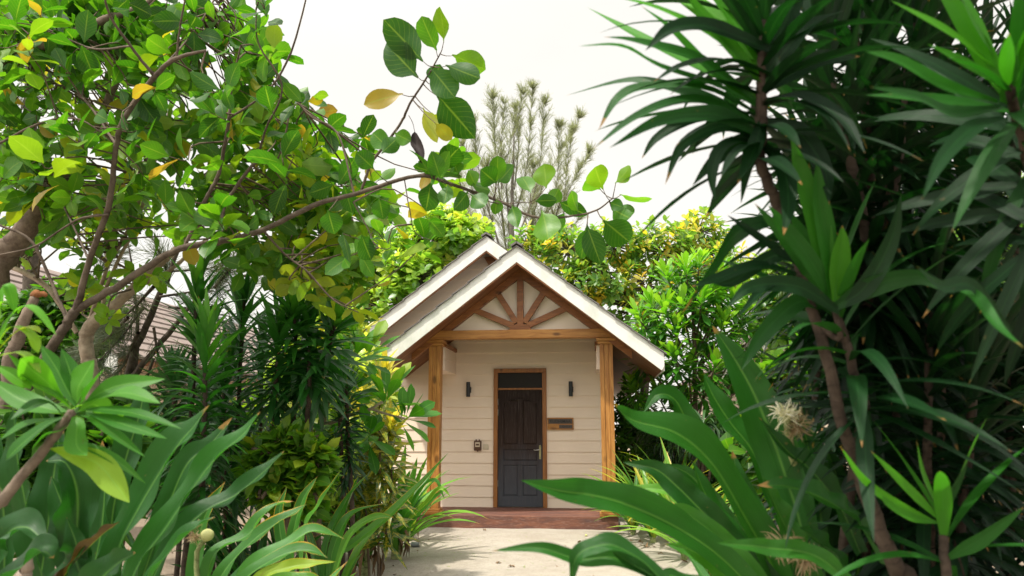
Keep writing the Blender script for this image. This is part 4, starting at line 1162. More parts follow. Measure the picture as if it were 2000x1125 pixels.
# ---- spear-leaved dracaenas --------------------------------------------------
def spear_stem(gs, gl, pts, tops, rng, n, L, W, foliated, tone=(.2, .8), nv=8, nu=2, down=1.9, tipup=.25, bend=(.3, 1.2), sc=1.0):
    """one cane with leaves spiralling along its upper part; pts bottom -> top"""
    C = tube(gs, pts, tops, 8, None, .25, rng)
    seg = np.linalg.norm(np.diff(C, axis=0), axis=1); s = np.concatenate([[0], np.cumsum(seg)])
    t = np.clip(s[-1] - foliated * np.linspace(1, 0, n) ** 1.0 + rng.normal(0, .01, n), 0, s[-1])
    B = np.stack([np.interp(t, s, C[:, i]) for i in range(3)], -1)
    ax = nrm(C[-1] - C[max(0, len(C) - 5)]); ref = np.array([1., 0, 0]) if abs(ax[0]) < .8 else np.array([0, 1., 0])
    s1 = np.cross(ax, ref); s1 /= np.linalg.norm(s1); s2 = np.cross(ax, s1)
    a = np.arange(n) * 2.4 + rng.uniform(0, 6) + rng.normal(0, .2, n)
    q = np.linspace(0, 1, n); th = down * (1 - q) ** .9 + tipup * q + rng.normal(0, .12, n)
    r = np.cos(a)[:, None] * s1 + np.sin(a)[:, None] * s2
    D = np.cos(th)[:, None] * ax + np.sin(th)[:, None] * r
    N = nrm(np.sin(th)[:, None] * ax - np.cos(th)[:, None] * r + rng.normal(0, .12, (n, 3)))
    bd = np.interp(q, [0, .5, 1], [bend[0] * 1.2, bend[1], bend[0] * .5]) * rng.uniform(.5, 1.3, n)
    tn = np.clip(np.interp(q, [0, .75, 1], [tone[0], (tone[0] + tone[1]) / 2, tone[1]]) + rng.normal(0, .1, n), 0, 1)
    leaves(gl, B, D, N, L * rng.uniform(.75, 1.12, n) * np.interp(q, [0, .85, 1], [1, 1, .75]), W * rng.uniform(.85, 1.15, n), bd, 'dracaena', nu, nv, .22, .1, tn, rng)


def left_dracaenas():
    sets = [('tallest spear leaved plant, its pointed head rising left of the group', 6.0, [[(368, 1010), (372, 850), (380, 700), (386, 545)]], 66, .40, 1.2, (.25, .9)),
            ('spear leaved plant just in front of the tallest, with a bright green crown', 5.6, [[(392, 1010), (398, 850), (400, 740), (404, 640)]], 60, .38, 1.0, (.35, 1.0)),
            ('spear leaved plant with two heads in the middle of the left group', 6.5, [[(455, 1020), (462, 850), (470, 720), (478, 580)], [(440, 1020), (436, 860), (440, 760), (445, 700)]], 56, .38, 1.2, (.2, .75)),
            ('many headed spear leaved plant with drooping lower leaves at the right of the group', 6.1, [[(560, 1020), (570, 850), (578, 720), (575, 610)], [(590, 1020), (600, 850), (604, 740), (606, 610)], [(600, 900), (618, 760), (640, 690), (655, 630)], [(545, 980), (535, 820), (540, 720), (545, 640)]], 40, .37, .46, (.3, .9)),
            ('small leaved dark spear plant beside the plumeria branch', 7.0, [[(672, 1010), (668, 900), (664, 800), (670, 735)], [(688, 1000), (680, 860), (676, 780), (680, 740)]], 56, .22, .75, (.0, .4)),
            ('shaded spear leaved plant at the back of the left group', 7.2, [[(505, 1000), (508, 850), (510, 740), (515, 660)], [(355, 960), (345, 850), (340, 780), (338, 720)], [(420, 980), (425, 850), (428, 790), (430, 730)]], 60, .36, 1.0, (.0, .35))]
    for i, (lab, d, stems, n, L, fol, tn) in enumerate(sets):
        rng = np.random.default_rng(300 + i)
        b0 = PD(stems[0][0][0], stems[0][0][1], d); b0[2] = 0
        t = thing('spear_leaved_plant', b0, lab, 'plant', 'spear leaved plants left of the path')
        gs = Geo(); gl = Geo()
        for s in stems:
            P = [PD(x, y, d + rng.uniform(-.12, .12)) for x, y in s]
            P.insert(0, np.array([P[0][0], P[0][1], 0.0]))
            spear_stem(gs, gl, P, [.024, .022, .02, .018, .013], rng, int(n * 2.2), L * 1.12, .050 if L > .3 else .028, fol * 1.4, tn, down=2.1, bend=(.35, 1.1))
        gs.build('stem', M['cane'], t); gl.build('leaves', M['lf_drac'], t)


left_dracaenas()


def right_dracaenas():
    cam = -_f
    # plant 1: the cane whose head reaches out over the sky
    rng = np.random.default_rng(400); d = 1.75
    pts = [(1800, 1250, d, 19), (1745, 1100, d, 17), (1690, 960, d, 14), (1650, 850, d, 12), (1605, 670, d, 11), (1572, 560, d, 11), (1548, 470, d, 11), (1515, 390, d, 11), (1484, 310, d, 11), (1482, 220, d, 8), (1490, 100, d, 8), (1494, -20, d, 6)]
    b0 = PD(1860, 1250, d); b0[2] = 0
    t = thing('broad_spear_plant', b0, 'leaning cane plant whose large leaf head fans out against the white sky', 'plant', 'dark cane plants in the right foreground')
    gs = Geo(); gl = Geo()
    P = [PD(x, y, dd) for x, y, dd, _ in pts]; R = [pxr(r, dd) for *_, dd, r in pts]
    P.insert(0, np.array([P[0][0] + .03, P[0][1], 0])); R.insert(0, R[0])
    C = tube(gs, P, R, 10, 60, .12, rng)
    H = [([(1480, 190), (1331, 116), (1234, 65), (1146, 14)], 38, .9), ([(1480, 210), (1400, 170), (1294, 134), (1216, 92), (1130, 90)], 32, .75), ([(1490, 250), (1390, 200), (1285, 166), (1216, 160), (1104, 187)], 36, .6), ([(1490, 230), (1380, 175), (1262, 171), (1206, 194), (1169, 254)], 30, .65), ([(1490, 250), (1400, 205), (1322, 199), (1239, 231), (1158, 291)], 30, .6),
         ([(1490, 270), (1430, 235), (1377, 222), (1285, 236), (1190, 289)], 30, .55), ([(1490, 280), (1420, 235), (1359, 231), (1285, 268), (1253, 310)], 28, .5), ([(1490, 280), (1440, 250), (1396, 250), (1331, 287), (1299, 361)], 30, .5), ([(1495, 290), (1451, 277), (1396, 314), (1352, 363)], 30, .45), ([(1490, 285), (1440, 275), (1405, 296), (1391, 342), (1396, 393)], 28, .5), ([(1490, 300), (1465, 300), (1456, 333), (1447, 398)], 28, .5),
         ([(1480, 200), (1370, 120), (1252, 83), (1179, 72)], 26, .7), ([(1530, 110), (1396, 55), (1317, 55), (1260, 99)], 32, .2), ([(1516, 152), (1424, 120), (1340, 129), (1276, 160)], 40, .2), ([(1482, 160), (1400, 80), (1290, 20), (1185, -10)], 40, .95), ([(1482, 140), (1420, 60), (1330, -10), (1240, -70)], 40, 1.0), ([(1485, 130), (1430, 40), (1370, -40), (1310, -110)], 40, .9), ([(1488, 120), (1450, 20), (1420, -80)], 36, .9), ([(1490, 110), (1490, 10), (1500, -100)], 36, .6), ([(1492, 120), (1540, 30), (1580, -70)], 38, .4), ([(1480, 210), (1400, 150), (1310, 60), (1250, 10)], 34, .85), ([(1490, 160), (1440, 110), (1370, 30), (1330, -30)], 36, .9),
         ([(1490, 200), (1560, 190), (1640, 230), (1690, 300)], 38, .1), ([(1490, 240), (1560, 260), (1610, 330), (1620, 400)], 36, .2), ([(1490, 280), (1530, 330), (1540, 400), (1530, 460)], 32, .3), ([(1490, 230), (1470, 300), (1440, 360)], 28, .4), ([(1490, 180), (1590, 120), (1680, 110)], 38, .2), ([(1490, 150), (1570, 60), (1650, 20)], 38, .3),
         ([(1565, 505), (1520, 440), (1440, 455), (1390, 525), (1332, 612)], 34, .55), ([(1600, 600), (1560, 590), (1510, 630), (1470, 680), (1447, 724)], 34, .6), ([(1565, 510), (1510, 500), (1430, 550), (1385, 550)], 26, .4), ([(1570, 540), (1480, 520), (1400, 545), (1350, 560)], 26, .35), ([(1560, 520), (1490, 470), (1420, 420)], 22, .2), ([(1570, 540), (1500, 560), (1440, 620)], 22, .2)]
    for pp, w, tn in H:
        dd = d + rng.uniform(-.16, .12); k = len(pp); e = rng.uniform(-.25, .15)
        ribbon(gl, [PD(x, y, d + (dd + e - d) * (j / (k - 1))) for j, (x, y) in enumerate(pp)], pxr(w, d) * 1.08, nrm(UP * .5 + cam * rng.uniform(.45, 1.1) + rng.normal(0, .2, 3)), 'dracaena', 4, 18, .3, .06, tn, (0, rng.normal(0, .35)), rng)
    for (x, y, x1, y1, n, tn) in ((1484, 310, 1492, -30, 46, (.1, .7)), (1690, 800, 1620, 560, 26, (.3, .9)),):
        spear_stem(gs, gl, [PD(x, y, d), PD((x + x1) / 2, (y + y1) / 2, d), PD(x1, y1, d)], [.012, .011, .008], rng, int(n * 1.3), .36, .038, .42, tn, 10, 4, 1.9, .3)
    for pp, w, tn in (([(1625, 590), (1600, 450), (1565, 340), (1545, 270)], 44, .85), ([(1625, 590), (1615, 480), (1600, 390), (1595, 310)], 44, .8), ([(1630, 590), (1640, 500), (1645, 440)], 42, .95), ([(1620, 580), (1590, 520), (1540, 450), (1500, 400)], 32, .7), ([(1635, 600), (1690, 560), (1740, 470), (1760, 380)], 36, .5), ([(1630, 600), (1700, 560), (1790, 540), (1850, 570)], 40, .6), ([(1640, 610), (1560, 560), (1470, 560), (1420, 600)], 34, .5)):
        ribbon(gl, [PD(x, y, 1.7 - .1 * j / 3) for j, (x, y) in enumerate(pp)], pxr(w, 1.7), nrm(cam + UP * .3 + rng.normal(0, .2, 3)), 'dracaena', 4, 18, .25, .05, tn, (0, rng.normal(0, .3)), rng)
    tube(gs, [C[26], PD(1640, 660, 1.72), PD(1626, 590, 1.72)], [.008, .0075, .006], 8)
    gs.build('stem', M['cane'], t); gl.build('leaves', M['lf_drac_near'], t)
    # other canes of the thicket
    sets = [('upright dark cane plant just right of the leaning one, its top out of the picture', 2.3, [[(1760, 1250), (1750, 800), (1740, 500), (1733, 250), (1730, 60)], [(1700, 1250), (1690, 900), (1660, 700), (1640, 420)]], 70, (.0, .45), 1.0),
            ('far right cane plant with large bright blurred leaves at the top corner', 1.45, [[(2120, 1400), (2090, 900), (2050, 520), (2010, 330), (1972, 170)]], 20, (.1, .9), .3),
            ('pale grey caned plant with leaves at mid height on the right', 2.0, [[(1825, 1250), (1815, 1000), (1812, 800), (1812, 590)], [(1870, 1300), (1880, 1000), (1900, 800), (1890, 640)]], 52, (.0, .5), .6),
            ('dense dark cane plant filling the right edge of the picture', 2.6, [[(1900, 1250), (1895, 900), (1890, 600), (1885, 350)], [(1980, 1250), (1975, 900), (1965, 700)], [(1840, 1250), (1835, 900), (1840, 600), (1845, 280), (1850, 60)], [(2060, 1250), (2060, 800), (2050, 500), (2040, 250)]], 80, (.0, .3), 1.3),
            ('short leafy cane with bright new shoots low on the right', 1.7, [[(1850, 1300), (1848, 1160), (1842, 1030)]], 6, (.5, .9), .12),
            ('shadowed cane plant at the back of the right thicket', 3.6, [[(1560, 1150), (1580, 900), (1590, 760), (1600, 640)], [(1660, 1150), (1680, 900), (1700, 700), (1710, 560)], [(1780, 1150), (1790, 850), (1790, 650), (1800, 420)], [(1920, 1150), (1920, 850), (1930, 600), (1935, 380)], [(1860, 1150), (1855, 900), (1850, 800)]], 80, (.0, .35), 1.2),
            ('tangle of thin shadowed canes filling the upper right of the picture', 3.0, [[(1560, 1150), (1600, 700), (1590, 420), (1580, 230)], [(1640, 1150), (1660, 600), (1665, 330)], [(1820, 1150), (1830, 700), (1800, 180)], [(1900, 1150), (1910, 500), (1920, 120)], [(1960, 1150), (1980, 600), (2000, 60)], [(1700, 1150), (1720, 500), (1700, 120)], [(1760, 1150), (1770, 600), (1780, 330)]], 60, (.0, .35), 1.0),
            ('high cane plant whose leaves hang in along the top right edge', 2.1, [[(1640, 1250), (1700, 600), (1690, 200), (1640, -60)], [(1690, 600), (1760, 250), (1790, -40)], [(1700, 500), (1620, 150), (1590, 30)]], 54, (.05, .6), .7)]
    for i, (lab, d, stems, n, tn, fol) in enumerate(sets):
        rng = np.random.default_rng(420 + i)
        b0 = PD(stems[0][0][0], stems[0][0][1], d); b0[2] = 0
        t = thing('broad_spear_plant', b0, lab, 'plant', 'dark cane plants in the right foreground')
        gs = Geo(); gl = Geo()
        for j, s in enumerate(stems):
            P = [PD(x, y, d + rng.uniform(-.1, .1)) for x, y in s]
            if j == 0 or i != 7: P.insert(0, np.array([P[0][0], P[0][1], 0.0]))
            spear_stem(gs, gl, P, list(np.linspace(.016, .009, len(P))), rng, int(n * 2.5), .38 if i != 1 else .34, .030, fol * 1.7, tn, 9, 2, 2.2, .3, (.3, 1.2))
        if i == 7:      # extra tall canes added above the view, only to shade the thicket
            for hx, hy, hz, mx_, my_ in ((.9, 1.3, 4.4, 1.7, 1.7), (.3, 1.0, 4.8, 1.5, 1.2), (1.5, 1.5, 4.5, 2.0, 1.7), (.7, .5, 5.0, 1.6, .8), (1.3, .8, 5.2, 1.9, 1.0), (.1, 1.6, 5.3, 1.7, 1.5), (1.9, 2.0, 4.8, 2.4, 2.1), (.6, 1.9, 5.3, 1.8, 1.9), (1.1, 2.1, 5.0, 1.9, 2.2), (2.3, 1.3, 4.6, 2.5, 1.5)):
                st = np.array([mx_ + rng.uniform(.0, .2), my_ + rng.uniform(-.1, .2), 0.0])
                spear_stem(gs, gl, [st, st + [0, 0, 1.3], np.array([mx_, my_, 2.7]), np.array([hx, hy, hz])], [.022, .02, .017, .012], rng, 80, .52, .06, 1.5, tn, 9, 2, 2.2, .3, (.3, 1.2))
        if i == 1:
            for pp, w, tt in (([(1951, 140), (1860, 70), (1738, 0)], 50, .95), ([(1955, 130), (1890, 20), (1840, -90)], 56, .9), ([(1950, 200), (1850, 170), (1760, 120), (1690, 100)], 44, .8), ([(1955, 210), (1860, 220), (1790, 190), (1700, 170)], 46, .6), ([(1960, 200), (1990, 100), (2030, 20)], 50, .85), ([(1960, 230), (1900, 250), (1840, 310), (1800, 390)], 44, .5), ([(1965, 240), (2010, 260), (2060, 330)], 44, .5), ([(1975, 650), (1900, 560), (1840, 560), (1790, 520)], 40, .45), ([(1830, 555), (1900, 575), (1950, 640), (2000, 680)], 38, .7)):
                ribbon(gl, [PD(x, y, 1.4 - .08 * k) for k, (x, y) in enumerate(pp)], pxr(w, 1.4) * .72, nrm(cam + UP * .4 + rng.normal(0, .2, 3)), 'dracaena', 4, 18, .25, .05, tt, (0, .2), rng)
        if i == 4:
            for pp, w, tt in (([(1830, 1010), (1770, 950), (1700, 880)], 26, .95), ([(1825, 1020), (1760, 990), (1690, 940), (1640, 870)], 26, 1.0), ([(1835, 1000), (1800, 920), (1790, 860)], 28, .95), ([(1850, 1090), (1920, 1050), (2000, 990)], 44, .7), ([(1830, 1020), (1780, 1010), (1730, 980), (1720, 960)], 24, .9), ([(1840, 1010), (1870, 940), (1890, 900)], 28, .6)):
                ribbon(gl, [PD(x, y, 1.65 - .05 * k) for k, (x, y) in enumerate(pp)], pxr(w, 1.65) * .68, nrm(cam + UP * .4 + rng.normal(0, .2, 3)), 'dracaena', 4, 16, .25, .05, tt, (0, .2), rng)
        gs.build('stem', M['cane'], t); gl.build('leaves', M['lf_drac_near'], t)


right_dracaenas()


# ---- lilies -------------------------------------------------------------------
def lily(label, base, rng, n, L, W, hero=(), tone=(.2, .6), mat='lf_crinum', dirs=None, group='strap leaved lilies', el=(.7, 1.45), nv=14, wave=.24, bend=(.5, 1.6)):
    t = thing('strap_lily', base, label, 'plant', group)
    gl = Geo(); cam = -_f
    base = np.asarray(base, float)
    if n:
        a = rng.uniform(0, 6.28, n) if dirs is None else rng.uniform(dirs[0], dirs[1], n)
        e = rng.uniform(el[0], el[1], n)
        D = np.stack([np.cos(a) * np.cos(e), np.sin(a) * np.cos(e), np.sin(e)], -1)
        N = np.stack([-np.cos(a) * np.sin(e), -np.sin(a) * np.sin(e), np.cos(e)], -1) + rng.normal(0, .15, (n, 3))
        B = base + np.stack([np.cos(a), np.sin(a), np.zeros(n)], -1) * .04 + UP * rng.uniform(.05, .3, n)[:, None] * min(1, L)
        leaves(gl, B, D, N, L * rng.uniform(.65, 1.1, n), W * rng.uniform(.75, 1.15, n), rng.uniform(bend[0], bend[1], n), 'strap', 4, nv, .35, wave, np.clip(rng.uniform(tone[0], tone[1], n), 0, 1), rng)
    for h in hero:
        pp, w, tn = h[:3]; d0, d1 = h[3]; roll = h[4] if len(h) > 4 else (0, rng.normal(0, .25))
        k = len(pp)
        P = [PD(x, y, d0 + (d1 - d0) * j / (k - 1)) for j, (x, y) in enumerate(pp)]
        ribbon(gl, P, pxr(w, (d0 + d1) / 2) * .84, nrm(cam * rng.uniform(.4, .8) + UP * rng.uniform(.5, 1.0) + rng.normal(0, .18, 3)), 'strap', 10, 56, .5, wave * 1.2, tn, roll, rng, fr=rng.uniform(13, 24))
    q = .6 if mat == 'lf_crinum_old' else 1.0
    g = Geo(); tube(g, [base - UP * .03, base + UP * .2 * min(1, L) * q, base + UP * .42 * min(1, L) * q], [(.05 * L + .01) * q, (.045 * L + .008) * q, .03 * L * q], 9)
    g.build('stalk', M['stalk'], t)
    gl.build('leaves', M[mat], t)
    return t


M['stalk'] = bark('pale_green_stalk', (.16, .20, .07), (.34, .36, .17), 20, rings=14)


def flower(t, c, size, rng, wilt=False, name='flower'):
    g = Geo(); k = 90
    D = nrm(rnd_dir(rng, k) + UP * (.55 if not wilt else -.5))
    leaves(g, np.tile(c, (k, 1)) + D * size * .1, D, rnd_dir(rng, k), size * rng.uniform(.6, 1.1, k), size * rng.uniform(.04, .075, k), rng.uniform(.8, 2.6, k), 'lance', 2, 8, .2, 0, rng.random(k), rng)
    return g.build(name, M['wilt' if wilt else 'petal'], t)


def lilies():
    rng = np.random.default_rng(500)
    # right foreground
    b0 = PD(1580, 1250, 2.2); b0[2] = 0
    hero = [([(1570, 1230), (1508, 1106), (1452, 1006), (1391, 907), (1322, 847), (1236, 821), (1197, 789)], 92, .42, (2.2, 2.0), (0, .15)),
            ([(1530, 1220), (1420, 1100), (1330, 1035), (1230, 988), (1160, 968), (1090, 958), (1017, 938)], 80, .38, (2.0, 1.7), (0, .3)),
            ([(1500, 1040), (1420, 930), (1365, 865), (1345, 830), (1317, 780), (1283, 772), (1256, 806)], 52, .3, (2.5, 2.45), (0, .4)),
            ([(1560, 1190), (1452, 1080), (1374, 1002), (1322, 950), (1279, 916), (1217, 903)], 62, .15, (2.15, 2.2), (.2, .5)),
            ([(1500, 1100), (1391, 1006), (1344, 976), (1292, 957), (1217, 950)], 36, .75, (2.6, 2.7), (0, .3)),
            ([(1600, 1200), (1564, 1028), (1538, 942), (1508, 855), (1473, 770), (1434, 700), (1391, 636)], 100, .3, (2.25, 2.3), (0, .1)),
            ([(1570, 1120), (1508, 968), (1469, 881), (1426, 825), (1391, 770), (1374, 728)], 62, .4, (2.45, 2.5), (0, .3)),
            ([(1680, 1080), (1640, 990), (1581, 916), (1538, 881), (1482, 815)], 56, .12, (2.0, 2.0), (.5, .3)),
            ([(1720, 1100), (1680, 1028), (1646, 998), (1603, 972), (1538, 950), (1478, 948)], 64, .3, (1.85, 1.8), (.1, .5)),
            ([(1540, 1200), (1452, 1097), (1391, 1041), (1331, 998), (1300, 1000)], 50, .55, (2.05, 2.1), (.3, .6)),
            ([(1640, 1220), (1610, 1080), (1600, 980), (1580, 880), (1560, 800)], 80, .2, (2.4, 2.5), (0, .1)),
            ([(1660, 1220), (1680, 1080), (1690, 960), (1680, 850)], 70, .15, (2.5, 2.6), (0, .1)),
            ([(1560, 1220), (1500, 1130), (1440, 1080), (1380, 1050), (1330, 1060)], 50, .35, (2.3, 2.3), (.2, .5)),
            ([(1700, 1180), (1600, 1090), (1500, 1070), (1400, 1060)], 44, .45, (1.7, 1.6), (.2, .4)),
            ([(1620, 1200), (1560, 1080), (1520, 1000), (1490, 930)], 60, .5, (2.1, 2.1)),
            ([(1700, 1200), (1650, 1120), (1600, 1060), (1560, 1030)], 60, .2, (2.0, 1.9)), ([(1520, 1210), (1450, 1060), (1400, 990), (1350, 930), (1300, 905)], 50, .3, (2.45, 2.5), (.2, .4)), ([(1530, 1220), (1480, 1120), (1420, 1040), (1375, 960), (1352, 900)], 54, .35, (2.3, 2.35)), ([(1560, 1220), (1530, 1110), (1480, 1020), (1445, 940), (1430, 880)], 58, .3, (2.35, 2.4)), ([(1480, 1230), (1420, 1130), (1360, 1080), (1300, 1062)], 42, .6, (2.2, 2.2), (.2, .6)), ([(1590, 1220), (1580, 1060), (1550, 940), (1500, 850), (1470, 830)], 60, .25, (2.5, 2.5), (0, .3)), ([(1620, 1240), (1640, 1080), (1640, 960), (1610, 860)], 62, .2, (2.4, 2.4))]
    t = lily('largest strap lily with white spidery flower in the right foreground', b0, rng, 30, 1.2, .075, hero, (.1, .5), dirs=(-.5, 2.6), el=(1.0, 1.5))
    c = PD(1535, 812, 2.25); g = Geo(); tube(g, [b0 + UP * .3, PD(1560, 1000, 2.3), PD(1545, 880, 2.15), PD(1535, 815, 2.05)], [.014, .012, .011, .009], 7); g.build('flower_stem', M['stalk'], t)
    flower(t, PD(1535, 812, 2.05), .058, rng); flower(t, PD(1558, 828, 2.07), .058, rng, True, 'wilted_flower')
    flower(t, PD(1530, 1060, 1.9), .06, rng, True, 'wilted_flower'); flower(t, PD(1575, 1085, 1.95), .06, rng, True, 'wilted_flower')
    b0 = PD(1420, 1300, 1.55); b0[2] = 0
    hero = [([(1420, 1300), (1340, 1180), (1270, 1125), (1200, 1090), (1130, 1092), (1050, 1070), (960, 1076)], 44, .4, (1.55, 1.5), (0, .6)),
            ([(1400, 1300), (1290, 1130), (1210, 1070), (1160, 1068), (1125, 1090), (1113, 1150)], 46, .3, (1.5, 1.5), (0, .5)),
            ([(1420, 1320), (1300, 1150), (1230, 1100), (1195, 1078)], 40, .2, (1.55, 1.5), (.3, .6)),
            ([(1440, 1320), (1400, 1180), (1330, 1130), (1270, 1120)], 40, .35, (1.6, 1.5))]
    lily('nearest lily with leaves lying across the bottom of the picture right of the middle', b0, rng, 0, 1, .09, hero)
    # small yellow-edged lilies by the right column
    for i, (x, y, d, n, L, lab) in enumerate(((1275, 1035, 10.9, 40, 1.25, 'bright thin lily clump with orange edged leaves beside the right column'), (1335, 1050, 9.6, 40, 1.25, 'yellow edged lily behind the right foreground leaves'), (1235, 1020, 11.6, 26, 1.0, 'small lily clump close to the foot of the right column'), (1390, 1060, 8.2, 40, 1.2, 'yellow edged lily farthest from the right column, deep among the foreground leaves'), (1330, 1000, 11.8, 34, 1.3, 'pale lily clump in front of the dark blade plants'))):
        b0 = PD(x, y, d); b0[2] = float(ground_h(b0[0], b0[1]))
        lily(lab, b0, rng, int(n * 1.3), L, .07, (), (.4, .95), 'lf_crinum_old', None, 'lilies by the right column', (.75, 1.5), 10, .14, (.3, 1.5))
    # left foreground
    b0 = PD(210, 1260, 2.4); b0[2] = 0
    hero = [([(195, 1230), (229, 1081), (264, 1006), (308, 931), (352, 865), (378, 834), (409, 791)], 92, .28, (2.4, 2.4), (0, .1)),
            ([(225, 1230), (264, 1116), (317, 1041), (374, 958), (418, 900), (475, 848), (509, 804)], 76, .42, (2.45, 2.5), (0, .2)),
            ([(260, 1180), (310, 1040), (361, 914), (409, 870), (454, 815)], 56, .2, (2.6, 2.7), (0, .2)),
            ([(260, 1210), (330, 1072), (396, 1002), (462, 966), (519, 918), (555, 881)], 56, .15, (2.5, 2.6), (0, .3)),
            ([(215, 1150), (220, 1006), (246, 896), (273, 808), (284, 742)], 68, .12, (2.95, 3.0), (0, .1)),
            ([(100, 1200), (60, 1028), (35, 896), (26, 798)], 76, .15, (2.3, 2.3)), ([(140, 1200), (150, 1050), (150, 960), (128, 905), (90, 900)], 86, .1, (2.35, 2.3), (0, .5)),
            ([(190, 1200), (150, 1100), (130, 1010), (100, 930)], 80, .2, (2.3, 2.4)), ([(100, 1180), (132, 1116), (194, 1050), (235, 1018)], 52, .99, (2.2, 2.2), (.5, .8)),
            ([(110, 1240), (180, 1150), (225, 1105), (265, 1079)], 80, .2, (2.0, 1.95), (.3, .3)), ([(-40, 1200), (30, 1120), (80, 1080), (105, 1090)], 90, .22, (1.9, 1.9), (.2, .5)), ([(-30, 1150), (10, 1050), (50, 1030), (90, 1060)], 80, .15, (2.2, 2.1), (.2, .6)),
            ([(60, 1230), (110, 1150), (150, 1080), (130, 1010)], 70, .12, (2.2, 2.2)), ([(140, 1240), (190, 1080), (205, 960), (200, 860)], 74, .12, (2.7, 2.8)), ([(60, 1240), (90, 1060), (105, 930), (120, 820)], 80, .08, (2.7, 2.8)), ([(0, 1240), (10, 1060), (0, 930), (-10, 830)], 80, .1, (2.6, 2.6)), ([(180, 1240), (170, 1090), (180, 960), (215, 870)], 60, .1, (2.9, 3.0)), ([(280, 1220), (300, 1120), (370, 1040), (420, 1010)], 50, .3, (2.3, 2.3), (0, .4))]
    t = lily('tall strap lily with two broad upright blades in the left foreground', b0, rng, 30, 1.15, .072, hero, (.1, .4), dirs=(.5, 3.6), el=(1.05, 1.5))
    c = PD(405, 1045, 3.1)
    b0 = PD(470, 1300, 3.1); b0[2] = 0
    hero = [([(470, 1250), (506, 1138), (572, 1107), (655, 1097)], 34, .85, (3.0, 3.0), (.2, .5)), ([(400, 1180), (418, 1085), (484, 1045), (528, 993), (573, 979)], 42, .35, (3.1, 3.2), (.2, .6)), ([(460, 1200), (484, 1116), (563, 1063), (616, 1037), (674, 1053)], 40, .5, (3.0, 3.1), (.2, .5)),
            ([(430, 1220), (470, 1140), (540, 1090), (600, 1075), (640, 1090)], 40, .4, (2.9, 2.9), (.2, .5)), ([(400, 1230), (430, 1130), (490, 1060), (560, 1010), (600, 985)], 40, .3, (3.2, 3.3)), ([(390, 1230), (380, 1120), (400, 1010), (440, 940)], 36, .25, (3.4, 3.5)), ([(470, 1230), (520, 1150), (590, 1130), (640, 1140)], 34, .6, (2.8, 2.8))]
    t = lily('mid distance lily with arching yellow edged leaves and one round pale fruit', b0, rng, 16, 1.0, .08, hero, (.2, .6), 'lf_crinum_old', (.0, 3.1), el=(1.0, 1.5))
    g = Geo(); tube(g, [b0 + UP * .2, PD(385, 1130, 3.1), c], [.013, .011, .01], 7); g.build('flower_stem', M['stalk'], t)
    B = bmesh.new(); bmesh.ops.create_icosphere(B, subdivisions=3, radius=.026)
    me = [v.co[:] for v in B.verts]; fc = [[v.index for v in f.verts] for f in B.faces]; B.free()
    mk('fruit', np.array(me) * [1, 1, .95] + c, fc, M['fruit'], t, smooth=True)
    g = Geo()
    for k in range(9): tube(g, [PD(375, 1035, 3.12), PD(375 + rng.uniform(-25, 20), 1035 - rng.uniform(0, 30), 3.1)], [.005, .007], 5)
    g.build('seed_stalks', M['stalk'], t)
    flower(t, PD(380, 1045, 3.1), .045, rng, True, 'wilted_flower')
    for i, (x, y, d, n, L, W, lab, hr) in enumerate(((600, 1240, 4.6, 18, .95, .07, 'green lily clump left of the sand path at the bottom of the picture', [([(594, 1240), (594, 1050), (625, 984), (668, 916)], 30, .5, (4.6, 4.7)), ([(560, 1200), (570, 1060), (590, 980), (620, 930)], 26, .4, (4.7, 4.8)), ([(600, 1220), (560, 1100), (545, 1010), (560, 950)], 26, .3, (4.6, 4.7))]),
                                                     (645, 1180, 5.8, 20, .9, .065, 'lily clump with one long blade pointing at the left column', [([(640, 1180), (651, 1094), (686, 1065), (748, 1017), (814, 952), (876, 884)], 24, .55, (5.8, 6.2)), ([(640, 1150), (651, 1072), (686, 1006), (753, 983)], 24, .5, (5.8, 5.9)), ([(630, 1180), (638, 1072), (673, 984), (718, 926)], 24, .3, (5.8, 5.9)), ([(630, 1150), (660, 1040), (690, 960), (700, 930)], 22, .35, (6, 6)), ([(640, 1160), (680, 1050), (730, 1010), (770, 1010)], 18, .6, (5.7, 5.8))]),
                                                     (775, 1045, 9.8, 34, 1.2, .105, 'sunlit lily clump with dead hanging leaves in front of the left column', [([(775, 1030), (768, 950), (757, 874)], 18, .8, (9.8, 9.9)), ([(778, 1030), (785, 940), (793, 865)], 18, .85, (9.8, 9.9)), ([(780, 1030), (800, 950), (815, 893)], 17, .75, (9.7, 9.7)), ([(780, 1030), (812, 950), (838, 886)], 16, .8, (9.8, 9.9)), ([(782, 1035), (820, 960), (850, 940), (868, 975)], 14, .7, (9.6, 9.5)), ([(775, 1035), (750, 960), (735, 900)], 17, .7, (9.7, 9.7)), ([(780, 1035), (830, 985), (860, 955), (880, 970)], 13, .9, (9.5, 9.4))]),
                                                     (715, 1060, 8.6, 30, 1.0, .09, 'pale green lily beside the sunlit clump nearer the path edge', []), (800, 1030, 11.0, 24, .9, .075, 'small lily clump against the plinth of the left column', []), (500, 1130, 6.3, 26, .9, .07, 'lily clump in the shade under the spear leaved plants', []), (350, 1200, 4.2, 30, 1.0, .075, 'shaded lily clump between the tall foreground lily and the spear leaved plants', []), (560, 1100, 7.4, 26, .8, .07, 'small shaded lily clump behind the green clump at the path edge', []))):
        b0 = PD(x, y, d); b0[2] = float(ground_h(b0[0], b0[1]))
